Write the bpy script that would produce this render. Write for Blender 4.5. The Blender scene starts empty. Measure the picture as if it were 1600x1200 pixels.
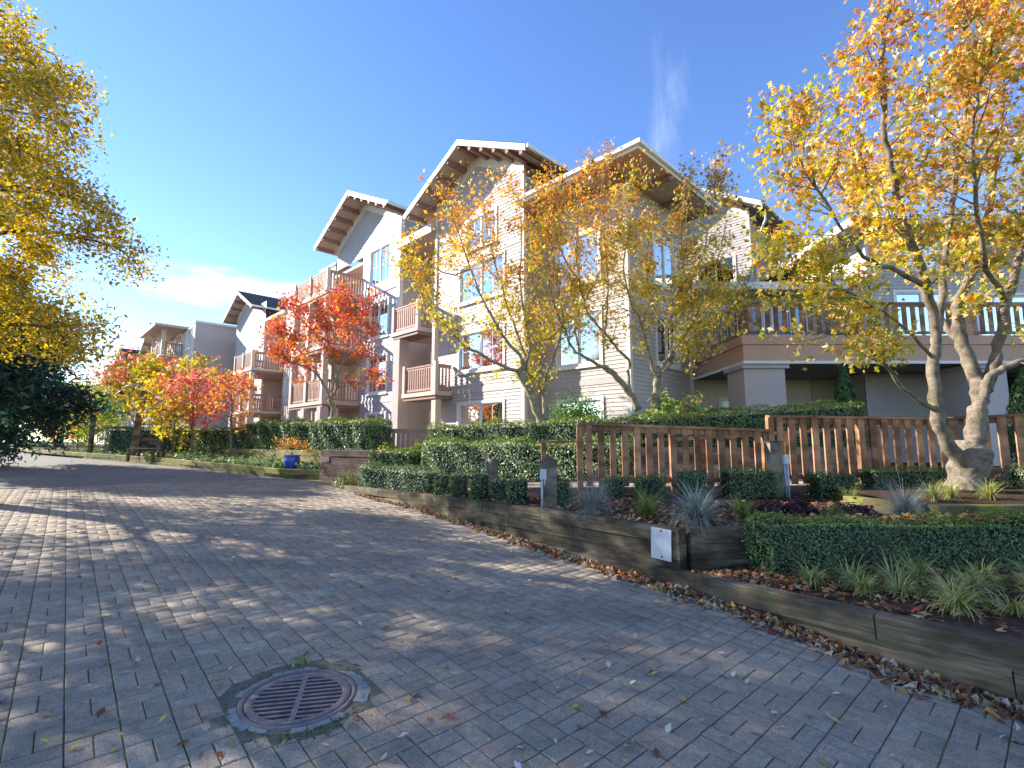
import bpy, math, random
import numpy as np
from mathutils import Vector, Matrix

# ------------------------------------------------------------------ camera, sky, sun, exposure
scene = bpy.context.scene
col = scene.collection
EYE = 1.5
cam_data = bpy.data.cameras.new('camera')
cam_data.sensor_width = 36.0
cam_data.lens = 36.0 * 770 / 1600
cam_data.clip_start = 0.05
cam_data.clip_end = 3000
camera = bpy.data.objects.new('camera', cam_data)
camera.location = (0, 0, EYE)
camera.rotation_euler = (math.radians(90) + math.atan(90 / 770), 0, 0)
col.objects.link(camera)
scene.camera = camera

SUN_EL = math.radians(25.5)
SUN_DIR = Vector((-0.94 * math.cos(SUN_EL), 0.341 * math.cos(SUN_EL), math.sin(SUN_EL))).normalized()   # towards the sun

world = bpy.data.worlds.new('World')
scene.world = world
world.use_nodes = True
nt = world.node_tree
nt.nodes.clear()
w_out = nt.nodes.new('ShaderNodeOutputWorld')
w_bg = nt.nodes.new('ShaderNodeBackground')
w_bg.inputs['Strength'].default_value = 0.104
sky = nt.nodes.new('ShaderNodeTexSky')
sky.sky_type = 'NISHITA'
sky.sun_disc = False
sky.sun_elevation = SUN_EL
sky.sun_rotation = math.atan2(SUN_DIR.x, SUN_DIR.y)
sky.air_density = 1.0
sky.dust_density = 0.0
sky.ozone_density = 2.5


def wn(kind, **kw):
    n = nt.nodes.new(kind)
    for k, v in kw.items():
        setattr(n, k, v)
    return n


def wmath(op, a, b=None):
    n = wn('ShaderNodeMath', operation=op)
    for i, x in enumerate((a, b)):
        if x is None:
            continue
        if isinstance(x, (int, float)):
            n.inputs[i].default_value = x
        else:
            nt.links.new(x, n.inputs[i])
    return n.outputs[0]


tc = wn('ShaderNodeTexCoord')


def cloud(direction, size, stretch, scale, lo, hi, amount):
    """a soft bank of cloud in one direction of the sky, broken up by noise; returns its opacity"""
    d = Vector(direction).normalized()
    right = Vector((0, 0, 1)).cross(d).normalized()
    up = d.cross(right)
    dots = []
    for ax in (d, right, up):
        n = wn('ShaderNodeVectorMath', operation='DOT_PRODUCT')
        nt.links.new(tc.outputs['Generated'], n.inputs[0])
        n.inputs[1].default_value = ax
        dots.append(n.outputs['Value'])
    front = wmath('GREATER_THAN', dots[0], 0.2)
    a = wmath('DIVIDE', dots[1], size[0])
    b = wmath('DIVIDE', dots[2], size[1])
    r2 = wmath('ADD', wmath('MULTIPLY', a, a), wmath('MULTIPLY', b, b))
    fall = wmath('POWER', 2.718, wmath('MULTIPLY', r2, -1.0))
    comb = wn('ShaderNodeCombineXYZ')
    nt.links.new(wmath('MULTIPLY', dots[1], stretch[0]), comb.inputs[0])
    nt.links.new(wmath('MULTIPLY', dots[2], stretch[1]), comb.inputs[1])
    nz = wn('ShaderNodeTexNoise')
    nz.inputs['Scale'].default_value = scale
    nz.inputs['Detail'].default_value = 7
    nz.inputs['Roughness'].default_value = 0.58
    nz.inputs['Distortion'].default_value = 0.5
    nt.links.new(comb.outputs[0], nz.inputs['Vector'])
    m = wn('ShaderNodeMapRange', interpolation_type='SMOOTHSTEP')
    m.inputs['From Min'].default_value = lo
    m.inputs['From Max'].default_value = hi
    nt.links.new(wmath('ADD', nz.outputs['Fac'], wmath('MULTIPLY', wmath('SUBTRACT', fall, 1.0), 0.45)), m.inputs['Value'])
    return wmath('MULTIPLY', wmath('MULTIPLY', wmath('MULTIPLY', m.outputs[0], fall), front), amount)


c1 = cloud((-0.62, 1.0, 0.325), (0.20, 0.045), (1.0, 3.2), 7.0, 0.22, 0.66, 0.8)
c2 = cloud((0.30, 0.92, 0.66), (0.055, 0.16), (3.4, 1.0), 6.0, 0.26, 0.95, 0.26)
c3 = cloud((-0.98, 1.0, 0.14), (0.42, 0.10), (1.0, 2.4), 3.5, 0.2, 0.75, 0.6)
c4 = cloud((0.75, -1.0, 0.55), (0.5, 0.12), (1.0, 2.6), 3.5, 0.2, 0.7, 0.8)
opac = c1
for c in (c2, c3, c4):
    opac = wmath('MAXIMUM', opac, c)
mixc = wn('ShaderNodeMixRGB')
nt.links.new(opac, mixc.inputs['Fac'])
hsv = wn('ShaderNodeHueSaturation')
hsv.inputs['Saturation'].default_value = 1.16
hsv.inputs['Hue'].default_value = 0.512
nt.links.new(sky.outputs['Color'], hsv.inputs['Color'])
nt.links.new(hsv.outputs['Color'], mixc.inputs['Color1'])
mixc.inputs['Color2'].default_value = (6.6, 6.7, 6.9, 1)
nt.links.new(mixc.outputs['Color'], w_bg.inputs['Color'])
nt.links.new(w_bg.outputs[0], w_out.inputs['Surface'])

sun_data = bpy.data.lights.new('sun', 'SUN')
sun_data.energy = 3.8
sun_data.angle = math.radians(0.53)
sun_data.color = (1.0, 0.93, 0.82)
sun = bpy.data.objects.new('sun', sun_data)
sun.rotation_euler = SUN_DIR.to_track_quat('Z', 'Y').to_euler()
sun.location = (-30, 15, 30)
col.objects.link(sun)

scene.view_settings.view_transform = 'Standard'
scene.view_settings.look = 'None'
scene.view_settings.exposure = 1.70
scene.view_settings.gamma = 1.0
scene.view_settings.use_curve_mapping = False
scene.render.engine = 'CYCLES'
scene.cycles.max_bounces = 8
scene.cycles.diffuse_bounces = 5
scene.cycles.transparent_max_bounces = 8

# ------------------------------------------------------------------ materials
MATS = {}


class NB:
    """small node-building helper for one material"""
    def __init__(self, name):
        self.m = bpy.data.materials.new(name)
        self.m.use_nodes = True
        self.t = self.m.node_tree
        self.b = self.t.nodes['Principled BSDF']
        self.out = self.t.nodes['Material Output']
        self.tc = None

    def n(self, kind, **kw):
        x = self.t.nodes.new(kind)
        for k, v in kw.items():
            setattr(x, k, v)
        return x

    def l(self, a, b):
        self.t.links.new(a, b)

    def coord(self, which='Object', scale=(1, 1, 1)):
        tcn = self.n('ShaderNodeTexCoord')
        mp = self.n('ShaderNodeMapping')
        mp.inputs['Scale'].default_value = scale
        self.l(tcn.outputs[which], mp.inputs['Vector'])
        return mp.outputs[0]

    def pos(self, scale=(1, 1, 1), rot=0):
        g = self.n('ShaderNodeNewGeometry')
        mp = self.n('ShaderNodeMapping')
        mp.inputs['Scale'].default_value = scale
        mp.inputs['Rotation'].default_value = (0, 0, rot)
        self.l(g.outputs['Position'], mp.inputs['Vector'])
        return mp.outputs[0]

    def noise(self, vec, scale, detail=4, rough=0.55):
        x = self.n('ShaderNodeTexNoise')
        x.inputs['Scale'].default_value = scale
        x.inputs['Detail'].default_value = detail
        x.inputs['Roughness'].default_value = rough
        if vec is not None:
            self.l(vec, x.inputs['Vector'])
        return x.outputs['Fac']

    def ramp(self, fac, stops):
        r = self.n('ShaderNodeValToRGB')
        e = r.color_ramp.elements
        while len(e) < len(stops):
            e.new(0.5)
        for i, (p, c) in enumerate(stops):
            e[i].position = p
            e[i].color = (c[0], c[1], c[2], 1)
        self.l(fac, r.inputs['Fac'])
        return r.outputs['Color']

    def mix(self, fac, a, b, blend='MIX'):
        x = self.n('ShaderNodeMixRGB', blend_type=blend)
        for i, v in ((0, fac), (1, a), (2, b)):
            if isinstance(v, (int, float)):
                x.inputs[i].default_value = v
            elif isinstance(v, tuple):
                x.inputs[i].default_value = (v[0], v[1], v[2], 1)
            else:
                self.l(v, x.inputs[i])
        return x.outputs[0]

    def bump(self, h, strength=0.3, dist=0.02):
        x = self.n('ShaderNodeBump')
        x.inputs['Strength'].default_value = strength
        x.inputs['Distance'].default_value = dist
        self.l(h, x.inputs['Height'])
        self.l(x.outputs[0], self.b.inputs['Normal'])

    def base(self, c, rough=0.7, spec=0.3):
        if isinstance(c, tuple):
            self.b.inputs['Base Color'].default_value = (c[0], c[1], c[2], 1)
        else:
            self.l(c, self.b.inputs['Base Color'])
        self.b.inputs['Roughness'].default_value = rough
        self.b.inputs['Specular IOR Level'].default_value = spec
        return self


def painted(name, c, var=0.12, rough=0.6, scale=1.3, bump=0.0, spec=0.3, dirt=None, coord='Object'):
    k = NB(name)
    v = k.coord(coord)
    f = k.noise(v, scale, 5)
    lo = tuple(x * (1 - var) for x in c)
    hi = tuple(min(1, x * (1 + var)) for x in c)
    cc = k.ramp(f, [(0.25, lo), (0.75, hi)])
    if dirt:
        d = k.ramp(k.noise(k.coord(coord, (3, 3, 0.4)), 3.0, 6), [(0.52, (0, 0, 0)), (0.8, (0.5, 0.5, 0.5))])
        cc = k.mix(d, cc, dirt)
    k.base(cc, rough, spec)
    if bump:
        k.bump(k.noise(v, 60, 3), bump, 0.01)
    MATS[name] = k.m
    return k.m


def wood(name, a, b, moss=None, rough=0.8, axis=0, mossamt=0.62, dark=None):
    """weathered timber: long grain along the object's own x axis, stains, optional moss"""
    k = NB(name)
    sc = [22, 22, 22]
    sc[axis] = 2.2
    oi = k.n('ShaderNodeObjectInfo')
    add = k.n('ShaderNodeVectorMath', operation='ADD')
    k.l(k.coord('Object', tuple(sc)), add.inputs[0])
    sclr = k.n('ShaderNodeVectorMath', operation='SCALE')
    k.l(oi.outputs['Location'], sclr.inputs[0])
    sclr.inputs['Scale'].default_value = 3.7
    k.l(sclr.outputs[0], add.inputs[1])
    g = k.noise(add.outputs[0], 1.6, 6, 0.65)
    c = k.ramp(g, [(0.3, a), (0.7, b)])
    st = k.noise(k.pos((1.4, 1.4, 3)), 1.5, 5)
    c = k.mix(k.ramp(st, [(0.40, (0.85, 0.85, 0.85)), (0.62, (0, 0, 0))]), c, dark or tuple(x * 0.45 for x in a))
    hv = k.n('ShaderNodeHueSaturation')
    rv = k.n('ShaderNodeMapRange')
    rv.inputs['To Min'].default_value = 0.6
    rv.inputs['To Max'].default_value = 1.22
    k.l(oi.outputs['Random'], rv.inputs['Value'])
    k.l(rv.outputs[0], hv.inputs['Value'])
    k.l(c, hv.inputs['Color'])
    c = hv.outputs[0]
    if moss:
        mf = k.noise(k.pos((1, 1, 1)), 2.7, 6, 0.7)
        c = k.mix(k.ramp(mf, [(mossamt - 0.1, (0, 0, 0)), (mossamt + 0.1, (0.8, 0.8, 0.8))]), c, moss)
    k.base(c, rough, 0.2)
    k.bump(g, 0.5, 0.012)
    MATS[name] = k.m
    return k.m


def leafmat(name, trans=0.4, rough=0.45, gloss=0.06):
    """foliage: colour from the mesh's own per-leaf colour attribute, light passes through"""
    k = NB(name)
    k.t.nodes.remove(k.b)
    at = k.n('ShaderNodeAttribute')
    at.attribute_name = 'col'
    d = k.n('ShaderNodeBsdfDiffuse')
    t = k.n('ShaderNodeBsdfTranslucent')
    g = k.n('ShaderNodeBsdfGlossy')
    g.inputs['Roughness'].default_value = rough
    k.l(at.outputs['Color'], d.inputs['Color'])
    hs = k.n('ShaderNodeHueSaturation')
    hs.inputs['Saturation'].default_value = 1.15
    hs.inputs['Value'].default_value = 1.25
    k.l(at.outputs['Color'], hs.inputs['Color'])
    k.l(hs.outputs[0], t.inputs['Color'])
    m1 = k.n('ShaderNodeMixShader')
    m1.inputs[0].default_value = trans
    k.l(d.outputs[0], m1.inputs[1])
    k.l(t.outputs[0], m1.inputs[2])
    m2 = k.n('ShaderNodeMixShader')
    m2.inputs[0].default_value = gloss
    k.l(m1.outputs[0], m2.inputs[1])
    k.l(g.outputs[0], m2.inputs[2])
    k.l(m2.outputs[0], k.out.inputs['Surface'])
    MATS[name] = k.m
    return k.m


painted('siding', (0.50, 0.45, 0.42), 0.08, 0.55, 0.8, dirt=(0.40, 0.37, 0.35))
painted('siding_blue_shade', (0.45, 0.435, 0.445), 0.08, 0.55, 0.8, dirt=(0.34, 0.34, 0.36))  # bluish boards; in near gable and porch, shade put into the colour
painted('trim', (0.72, 0.67, 0.62), 0.06, 0.5, 1.5, dirt=(0.55, 0.50, 0.45))
painted('trim_white', (0.80, 0.78, 0.75), 0.04, 0.45, 1.5)
painted('stucco', (0.54, 0.46, 0.435), 0.07, 0.9, 0.7, 0.25)
painted('stucco_cream', (0.66, 0.59, 0.53), 0.06, 0.9, 0.7, 0.25)
painted('balcony_wood', (0.40, 0.25, 0.20), 0.2, 0.65, 5)
painted('balcony_trim', (0.62, 0.49, 0.41), 0.08, 0.65, 2)
painted('beam_brown', (0.29, 0.185, 0.15), 0.15, 0.65, 5)
painted('deck_fascia', (0.60, 0.36, 0.24), 0.10, 0.65, 1.2)
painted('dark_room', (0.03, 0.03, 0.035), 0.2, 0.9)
painted('ceiling_grey', (0.30, 0.26, 0.25), 0.08, 0.85, 1)
painted('blind', (0.55, 0.54, 0.52), 0.08, 0.7, 4)
painted('metal_grey', (0.50, 0.52, 0.55), 0.10, 0.45, 9, 0, 0.5)
painted('panel_white', (0.58, 0.59, 0.62), 0.06, 0.5, 6, 0, 0.4, dirt=(0.42, 0.42, 0.42))
painted('conduit_blue', (0.30, 0.40, 0.58), 0.10, 0.45, 9)
painted('mortar_pale', (0.30, 0.285, 0.26), 0.25, 0.9, 14, 0.4)
k = NB('collar')
c = k.ramp(k.noise(k.pos(), 9, 6, 0.7), [(0.3, (0.10, 0.085, 0.06)), (0.55, (0.19, 0.17, 0.13)), (0.75, (0.13, 0.15, 0.05))])
k.base(c, 0.95, 0.1)
k.bump(k.noise(k.pos(), 60, 5, 0.7), 0.8, 0.01)
MATS['collar'] = k.m
painted('lamp_black', (0.03, 0.03, 0.035), 0.2, 0.5)
painted('slate_dark', (0.05, 0.06, 0.065), 0.3, 0.85, 9, 0.3)
painted('concrete', (0.38, 0.36, 0.34), 0.15, 0.9, 4, 0.3)

k = NB('soffit')                                     # beaded boards under the eaves
vec = k.coord('Object')
wv = k.n('ShaderNodeTexWave', bands_direction='DIAGONAL')
wv.inputs['Scale'].default_value = 4.5
k.l(k.coord('Object', (1, 1, 0)), wv.inputs['Vector'])
k.base(k.ramp(k.noise(vec, 2.0, 4), [(0.3, (0.48, 0.365, 0.30)), (0.7, (0.58, 0.45, 0.375))]), 0.7, 0.2)
k.bump(wv.outputs['Fac'], 0.25, 0.02)
MATS['soffit'] = k.m

k = NB('shingles')
br = k.n('ShaderNodeTexBrick')
br.inputs['Scale'].default_value = 3.5
br.inputs['Color1'].default_value = (0.045, 0.05, 0.055, 1)
br.inputs['Color2'].default_value = (0.085, 0.09, 0.095, 1)
br.inputs['Mortar'].default_value = (0.02, 0.02, 0.02, 1)
k.l(k.coord('Object'), br.inputs['Vector'])
k.base(br.outputs['Color'], 0.9, 0.15)
MATS['shingles'] = k.m

k = NB('glass')                                      # window pane: sees through, mirrors the sky at an angle
k.t.nodes.remove(k.b)
tr = k.n('ShaderNodeBsdfTransparent')
tr.inputs['Color'].default_value = (0.72, 0.78, 0.80, 1)
gl = k.n('ShaderNodeBsdfGlossy')
gl.inputs['Roughness'].default_value = 0.03
lw = k.n('ShaderNodeFresnel')
lw.inputs['IOR'].default_value = 1.75
mx = k.n('ShaderNodeMixShader')
k.l(lw.outputs[0], mx.inputs[0])
k.l(tr.outputs[0], mx.inputs[1])
k.l(gl.outputs[0], mx.inputs[2])
k.l(mx.outputs[0], k.out.inputs['Surface'])
MATS['glass'] = k.m

wood('timber', (0.085, 0.064, 0.042), (0.30, 0.235, 0.155), moss=(0.10, 0.12, 0.035), mossamt=0.66)
wood('timber_mossy', (0.15, 0.115, 0.06), (0.33, 0.26, 0.14), moss=(0.25, 0.25, 0.045), mossamt=0.50)
wood('timber_red', (0.19, 0.115, 0.095), (0.33, 0.22, 0.19), moss=(0.20, 0.16, 0.08), mossamt=0.72)
wood('fence_red', (0.38, 0.18, 0.09), (0.60, 0.335, 0.19), axis=2, rough=0.6)
wood('fence_rail', (0.38, 0.18, 0.09), (0.60, 0.33, 0.185), axis=0, rough=0.6)
wood('post_wood', (0.16, 0.13, 0.10), (0.34, 0.28, 0.22), axis=2)
wood('walk_board', (0.34, 0.28, 0.22), (0.55, 0.47, 0.38), axis=0)

k = NB('bark')
v = k.coord('Object')
n1 = k.noise(v, 7, 7, 0.72)
c = k.ramp(n1, [(0.32, (0.075, 0.055, 0.04)), (0.46, (0.19, 0.15, 0.11)), (0.6, (0.29, 0.24, 0.18)), (0.78, (0.44, 0.38, 0.30))])
c = k.mix(k.ramp(k.noise(v, 2.2, 5), [(0.55, (0, 0, 0)), (0.72, (0.55, 0.55, 0.55))]), c, (0.22, 0.21, 0.09))
k.base(c, 0.85, 0.2)
k.bump(k.noise(k.coord('Object', (3, 3, 9)), 9, 6, 0.7), 0.8, 0.025)
MATS['bark'] = k.m
k = NB('bark_stem')
v = k.coord('Object')
k.base(k.ramp(k.noise(v, 6, 6, 0.65), [(0.28, (0.14, 0.105, 0.07)), (0.5, (0.31, 0.26, 0.17)), (0.75, (0.48, 0.42, 0.29))]), 0.85, 0.2)
k.bump(k.noise(k.coord('Object', (3, 3, 9)), 9, 6, 0.7), 0.6, 0.02)
MATS['bark_stem'] = k.m
painted('bark_dark', (0.12, 0.09, 0.065), 0.35, 0.9, 8, 0.5)

leafmat('leaf', 0.48)
leafmat('leaf_hedge', 0.18, 0.45, 0.05)
leafmat('leaf_dry', 0.12, 0.6, 0.02)
painted('hedge_core', (0.018, 0.028, 0.012), 0.4, 0.95, 8)

k = NB('soil')
v = k.pos()
c = k.ramp(k.noise(v, 14, 6, 0.7), [(0.3, (0.035, 0.022, 0.016)), (0.55, (0.09, 0.055, 0.036)), (0.8, (0.20, 0.12, 0.07))])
k.base(c, 0.95, 0.1)
k.bump(k.noise(v, 30, 5, 0.7), 0.9, 0.04)
MATS['soil'] = k.m

k = NB('earth')
v = k.pos()
k.base(k.ramp(k.noise(v, 2, 6, 0.7), [(0.3, (0.05, 0.06, 0.02)), (0.7, (0.11, 0.13, 0.04))]), 0.95, 0.1)
MATS['earth'] = k.m


def paver_colour(k, rnd):
    c = k.ramp(rnd, [(0.0, (0.31, 0.255, 0.192)), (0.35, (0.395, 0.325, 0.242)), (0.6, (0.41, 0.305, 0.22)),
                     (0.8, (0.345, 0.29, 0.226)), (1.0, (0.435, 0.355, 0.266))])
    gr = k.noise(k.pos(), 130, 3, 0.6)
    c = k.mix(0.75, c, k.ramp(gr, [(0.3, (0.45, 0.45, 0.45)), (0.7, (1.5, 1.5, 1.5))]), 'MULTIPLY')
    mid_ = k.noise(k.pos(), 22, 5, 0.7)
    c = k.mix(0.6, c, k.ramp(mid_, [(0.3, (0.6, 0.6, 0.6)), (0.7, (1.3, 1.3, 1.3))]), 'MULTIPLY')
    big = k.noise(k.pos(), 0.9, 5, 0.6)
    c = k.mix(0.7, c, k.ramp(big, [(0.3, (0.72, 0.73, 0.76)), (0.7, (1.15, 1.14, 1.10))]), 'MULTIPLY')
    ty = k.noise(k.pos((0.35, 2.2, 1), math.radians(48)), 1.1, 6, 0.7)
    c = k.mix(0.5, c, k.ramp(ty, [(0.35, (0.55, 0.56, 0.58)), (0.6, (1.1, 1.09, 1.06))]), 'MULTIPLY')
    ms = k.noise(k.pos(), 2.6, 7, 0.72)
    c = k.mix(k.ramp(ms, [(0.57, (0, 0, 0)), (0.76, (0.6, 0.6, 0.6))]), c, (0.10, 0.115, 0.045))
    return c, gr


for nm in ('paver', 'paver_field'):
    k = NB(nm)
    if nm == 'paver':
        rnd = k.n('ShaderNodeObjectInfo').outputs['Random']
    else:
        rnd = k.n('ShaderNodeNewGeometry').outputs['Random Per Island']
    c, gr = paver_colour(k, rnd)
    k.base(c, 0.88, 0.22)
    k.bump(gr, 0.35, 0.006)
    MATS[nm] = k.m

k = NB('road')                                       # joint sand and moss up close; beyond the laid pavers, paving too far off to pick apart
v = k.pos()
joint = k.ramp(k.noise(v, 7, 6, 0.7), [(0.33, (0.085, 0.076, 0.058)), (0.47, (0.13, 0.125, 0.06)), (0.6, (0.20, 0.23, 0.05))])
ck = k.n('ShaderNodeTexBrick')
ck.inputs['Scale'].default_value = 4.8
ck.inputs['Mortar Size'].default_value = 0.012
ck.inputs['Color1'].default_value = (0.21, 0.19, 0.165, 1)
ck.inputs['Color2'].default_value = (0.28, 0.25, 0.215, 1)
ck.inputs['Mortar'].default_value = (0.08, 0.08, 0.06, 1)
k.l(k.pos(rot=math.radians(-42)), ck.inputs['Vector'])
far = k.mix(0.8, ck.outputs['Color'], k.ramp(k.noise(v, 0.9, 5), [(0.3, (0.75, 0.76, 0.78)), (0.7, (1.15, 1.14, 1.1))]), 'MULTIPLY')
sp = k.n('ShaderNodeVectorMath', operation='LENGTH')
k.l(v, sp.inputs[0])
st = k.n('ShaderNodeMath', operation='GREATER_THAN')
k.l(sp.outputs['Value'], st.inputs[0])
st.inputs[1].default_value = 15.0
k.base(k.mix(st.outputs[0], joint, far), 0.9, 0.2)
MATS['road'] = k.m

k = NB('cast_iron')
v = k.coord('Object')
k.base(k.ramp(k.noise(v, 12, 6, 0.7), [(0.3, (0.10, 0.08, 0.075)), (0.52, (0.19, 0.165, 0.165)), (0.75, (0.24, 0.165, 0.12))]), 0.5, 0.5)
k.b.inputs['Metallic'].default_value = 0.45
k.bump(k.noise(v, 80, 3), 0.3, 0.004)
MATS['cast_iron'] = k.m

k = NB('blue_glaze')
k.base(k.ramp(k.noise(k.coord('Object'), 6, 4), [(0.3, (0.012, 0.045, 0.30)), (0.7, (0.03, 0.11, 0.55))]), 0.12, 0.6)
MATS['blue_glaze'] = k.m


# ------------------------------------------------------------------ mesh helpers
def link(o, parent=None):
    col.objects.link(o)
    if parent is not None:
        o.parent = parent
    return o


def tag(o, label=None, cat=None, group=None, kind=None):
    if label:
        o['label'] = label
    if cat:
        o['category'] = cat
    if group:
        o['group'] = group
    if kind:
        o['kind'] = kind
    return o


def empty(name, loc=(0, 0, 0), rz=0.0):
    o = bpy.data.objects.new(name, None)
    o.location = loc
    o.rotation_euler = (0, 0, rz)
    o.empty_display_size = 0.2
    return link(o)


class MB:
    def __init__(self):
        self.v, self.f, self.m, self.cur = [], [], [], 0

    def add(self, vs, fs, mi=None):
        b = len(self.v)
        self.v.extend([tuple(p) for p in vs])
        for f in fs:
            self.f.append([i + b for i in f])
            self.m.append(self.cur if mi is None else mi)
        return self

    def hexa(self, p, mi=None):
        """8 corners: bottom 0-3 counter-clockwise, top 4-7"""
        return self.add(p, [(3, 2, 1, 0), (4, 5, 6, 7), (0, 1, 5, 4), (1, 2, 6, 5), (2, 3, 7, 6), (3, 0, 4, 7)], mi)

    def box(self, x0, x1, y0, y1, z0, z1, mi=None):
        return self.hexa([(x0, y0, z0), (x1, y0, z0), (x1, y1, z0), (x0, y1, z0),
                          (x0, y0, z1), (x1, y0, z1), (x1, y1, z1), (x0, y1, z1)], mi)

    def beam(self, p0, p1, w, h, mi=None, up=(0, 0, 1)):
        p0, p1, up = Vector(p0), Vector(p1), Vector(up)
        d = (p1 - p0).normalized()
        s = d.cross(up).normalized() * (w / 2)
        t = s.normalized().cross(d).normalized() * (h / 2)
        return self.hexa([p0 - s - t, p1 - s - t, p1 + s - t, p0 + s - t,
                          p0 - s + t, p1 - s + t, p1 + s + t, p0 + s + t][0:8], mi)

    def tube(self, pts, rads, n=8, mi=None, cap=True):
        pts = [Vector(p) for p in pts]
        base = len(self.v)
        ref = Vector((0.31, 0.17, 0.93)).normalized()
        for i, p in enumerate(pts):
            a = pts[max(0, i - 1)]
            b = pts[min(len(pts) - 1, i + 1)]
            d = (b - a).normalized()
            s = d.cross(ref)
            if s.length < 1e-3:
                s = d.cross(Vector((1, 0, 0)))
            s.normalize()
            t = s.cross(d)
            for k_ in range(n):
                an = 2 * math.pi * k_ / n
                self.v.append(tuple(p + (s * math.cos(an) + t * math.sin(an)) * rads[i]))
        mi = self.cur if mi is None else mi
        for i in range(len(pts) - 1):
            for k_ in range(n):
                a = base + i * n + k_
                b = base + i * n + (k_ + 1) % n
                self.f.append([a, a + n, b + n, b])
                self.m.append(mi)
        if cap:
            self.f.append([base + (len(pts) - 1) * n + k_ for k_ in range(n)][::-1])
            self.m.append(mi)
            self.f.append([base + k_ for k_ in range(n)])
            self.m.append(mi)
        return self

    def lathe(self, prof, n=24, centre=(0, 0), mi=None):
        base = len(self.v)
        for r, z in prof:
            for k_ in range(n):
                a = 2 * math.pi * k_ / n
                self.v.append((centre[0] + r * math.cos(a), centre[1] + r * math.sin(a), z))
        mi = self.cur if mi is None else mi
        for i in range(len(prof) - 1):
            for k_ in range(n):
                a = base + i * n + k_
                b = base + i * n + (k_ + 1) % n
                self.f.append([a, b, b + n, a + n])
                self.m.append(mi)
        return self

    def mesh(self, name, mats, smooth=False):
        me = bpy.data.meshes.new(name)
        me.from_pydata(self.v, [], self.f)
        if not isinstance(mats, (list, tuple)):
            mats = [mats]
        for m_ in mats:
            me.materials.append(MATS[m_])
        if len(mats) > 1:
            me.polygons.foreach_set('material_index', self.m)
        if smooth:
            me.polygons.foreach_set('use_smooth', [True] * len(self.f))
        me.update()
        return me

    def build(self, name, mats, parent=None, smooth=False):
        return link(bpy.data.objects.new(name, self.mesh(name, mats, smooth)), parent)


def inst(name, me, parent=None, loc=(0, 0, 0), rot=(0, 0, 0), scale=(1, 1, 1)):
    o = bpy.data.objects.new(name, me)
    o.location = loc
    o.rotation_euler = rot
    o.scale = scale
    return link(o, parent)


def bevelled_box_mesh(name, mats, sx, sy, sz, bev):
    """box centred in x/y, standing on z=0, its upper and side edges chamfered"""
    m = MB()
    x, y = sx / 2, sy / 2
    ring = lambda ix, z: [(-x + ix, -y + ix, z), (x - ix, -y + ix, z), (x - ix, y - ix, z), (-x + ix, y - ix, z)]
    vs = ring(0, 0) + ring(0, sz - bev) + ring(bev, sz)
    fs = []
    for k_ in range(2):
        for i in range(4):
            j = (i + 1) % 4
            fs.append((k_ * 4 + i, k_ * 4 + j, k_ * 4 + 4 + j, k_ * 4 + 4 + i))
    fs += [(8, 9, 10, 11), (3, 2, 1, 0)]
    m.add(vs, fs)
    return m.mesh(name, mats)


def zroad(x, y):
    r = (-x + y) * 0.70711
    if r < 0:
        return 0.036 * r
    return 0.95 * math.tanh(0.036 * r / 0.95)


# ------------------------------------------------------------------ ground, road, beds
def sheet(name, rows, mat, kind='structure'):
    """rows of equal length of 3-d points joined into one sheet"""
    n = len(rows[0])
    m = MB()
    m.v = [tuple(p) for r in rows for p in r]
    for i in range(len(rows) - 1):
        for j in range(n - 1):
            a = i * n + j
            m.f.append([a, a + 1, a + n + 1, a + n])
            m.m.append(0)
    o = m.build(name, mat, smooth=True)
    if kind:
        o['kind'] = kind
    return o


def zfar(x, y):
    r = max(-14.0, (-x + y) * 0.70711)
    return zroad(-r * 0.70711, r * 0.70711)


rows = []
for rad in (0.01, 4, 8, 14, 20, 28, 38, 55, 80, 120, 220, 500, 1500):
    rows.append([(rad * math.cos(a), rad * math.sin(a), zfar(rad * math.cos(a), rad * math.sin(a)) - 0.36)
                 for a in [2 * math.pi * i / 72 for i in range(73)]])
sheet('ground', rows, 'earth')

rows = []
for y in np.concatenate([np.arange(-6, 24, 1.0), np.arange(24, 92, 4.0)]):
    rows.append([(x, y, zroad(x, y)) for x in np.concatenate([np.arange(-96, -24, 4.0), np.arange(-24, 8.01, 1.0)])])
DR_C = (-1.165, 2.88)                                  # the drain
DR_R = 0.30
road = sheet('road', rows, 'road')
bm = __import__('bmesh').new()
bm.from_mesh(road.data)
cut = [f for f in bm.faces if -2.01 < f.calc_center_median().x < 0.01 and 1.99 < f.calc_center_median().y < 4.01]
for f in cut:
    bm.faces.remove(f)
ring_i, ring_o = [], []
for i in range(64):
    a = 2 * math.pi * i / 64
    x, y = DR_C[0] + (DR_R - 0.004) * math.cos(a), DR_C[1] + (DR_R - 0.004) * math.sin(a)
    ring_i.append(bm.verts.new((x, y, zroad(x, y))))
    dx, dy = math.cos(a), math.sin(a)
    t = min([((0 if dx > 0 else -2) - DR_C[0]) / dx if abs(dx) > 1e-6 else 9, ((4 if dy > 0 else 2) - DR_C[1]) / dy if abs(dy) > 1e-6 else 9])
    x, y = DR_C[0] + dx * t, DR_C[1] + dy * t
    ring_o.append(bm.verts.new((x, y, zroad(x, y))))
for i in range(64):
    j = (i + 1) % 64
    f = bm.faces.new((ring_i[i], ring_o[i], ring_o[j], ring_i[j]))
    f.smooth = True
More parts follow.
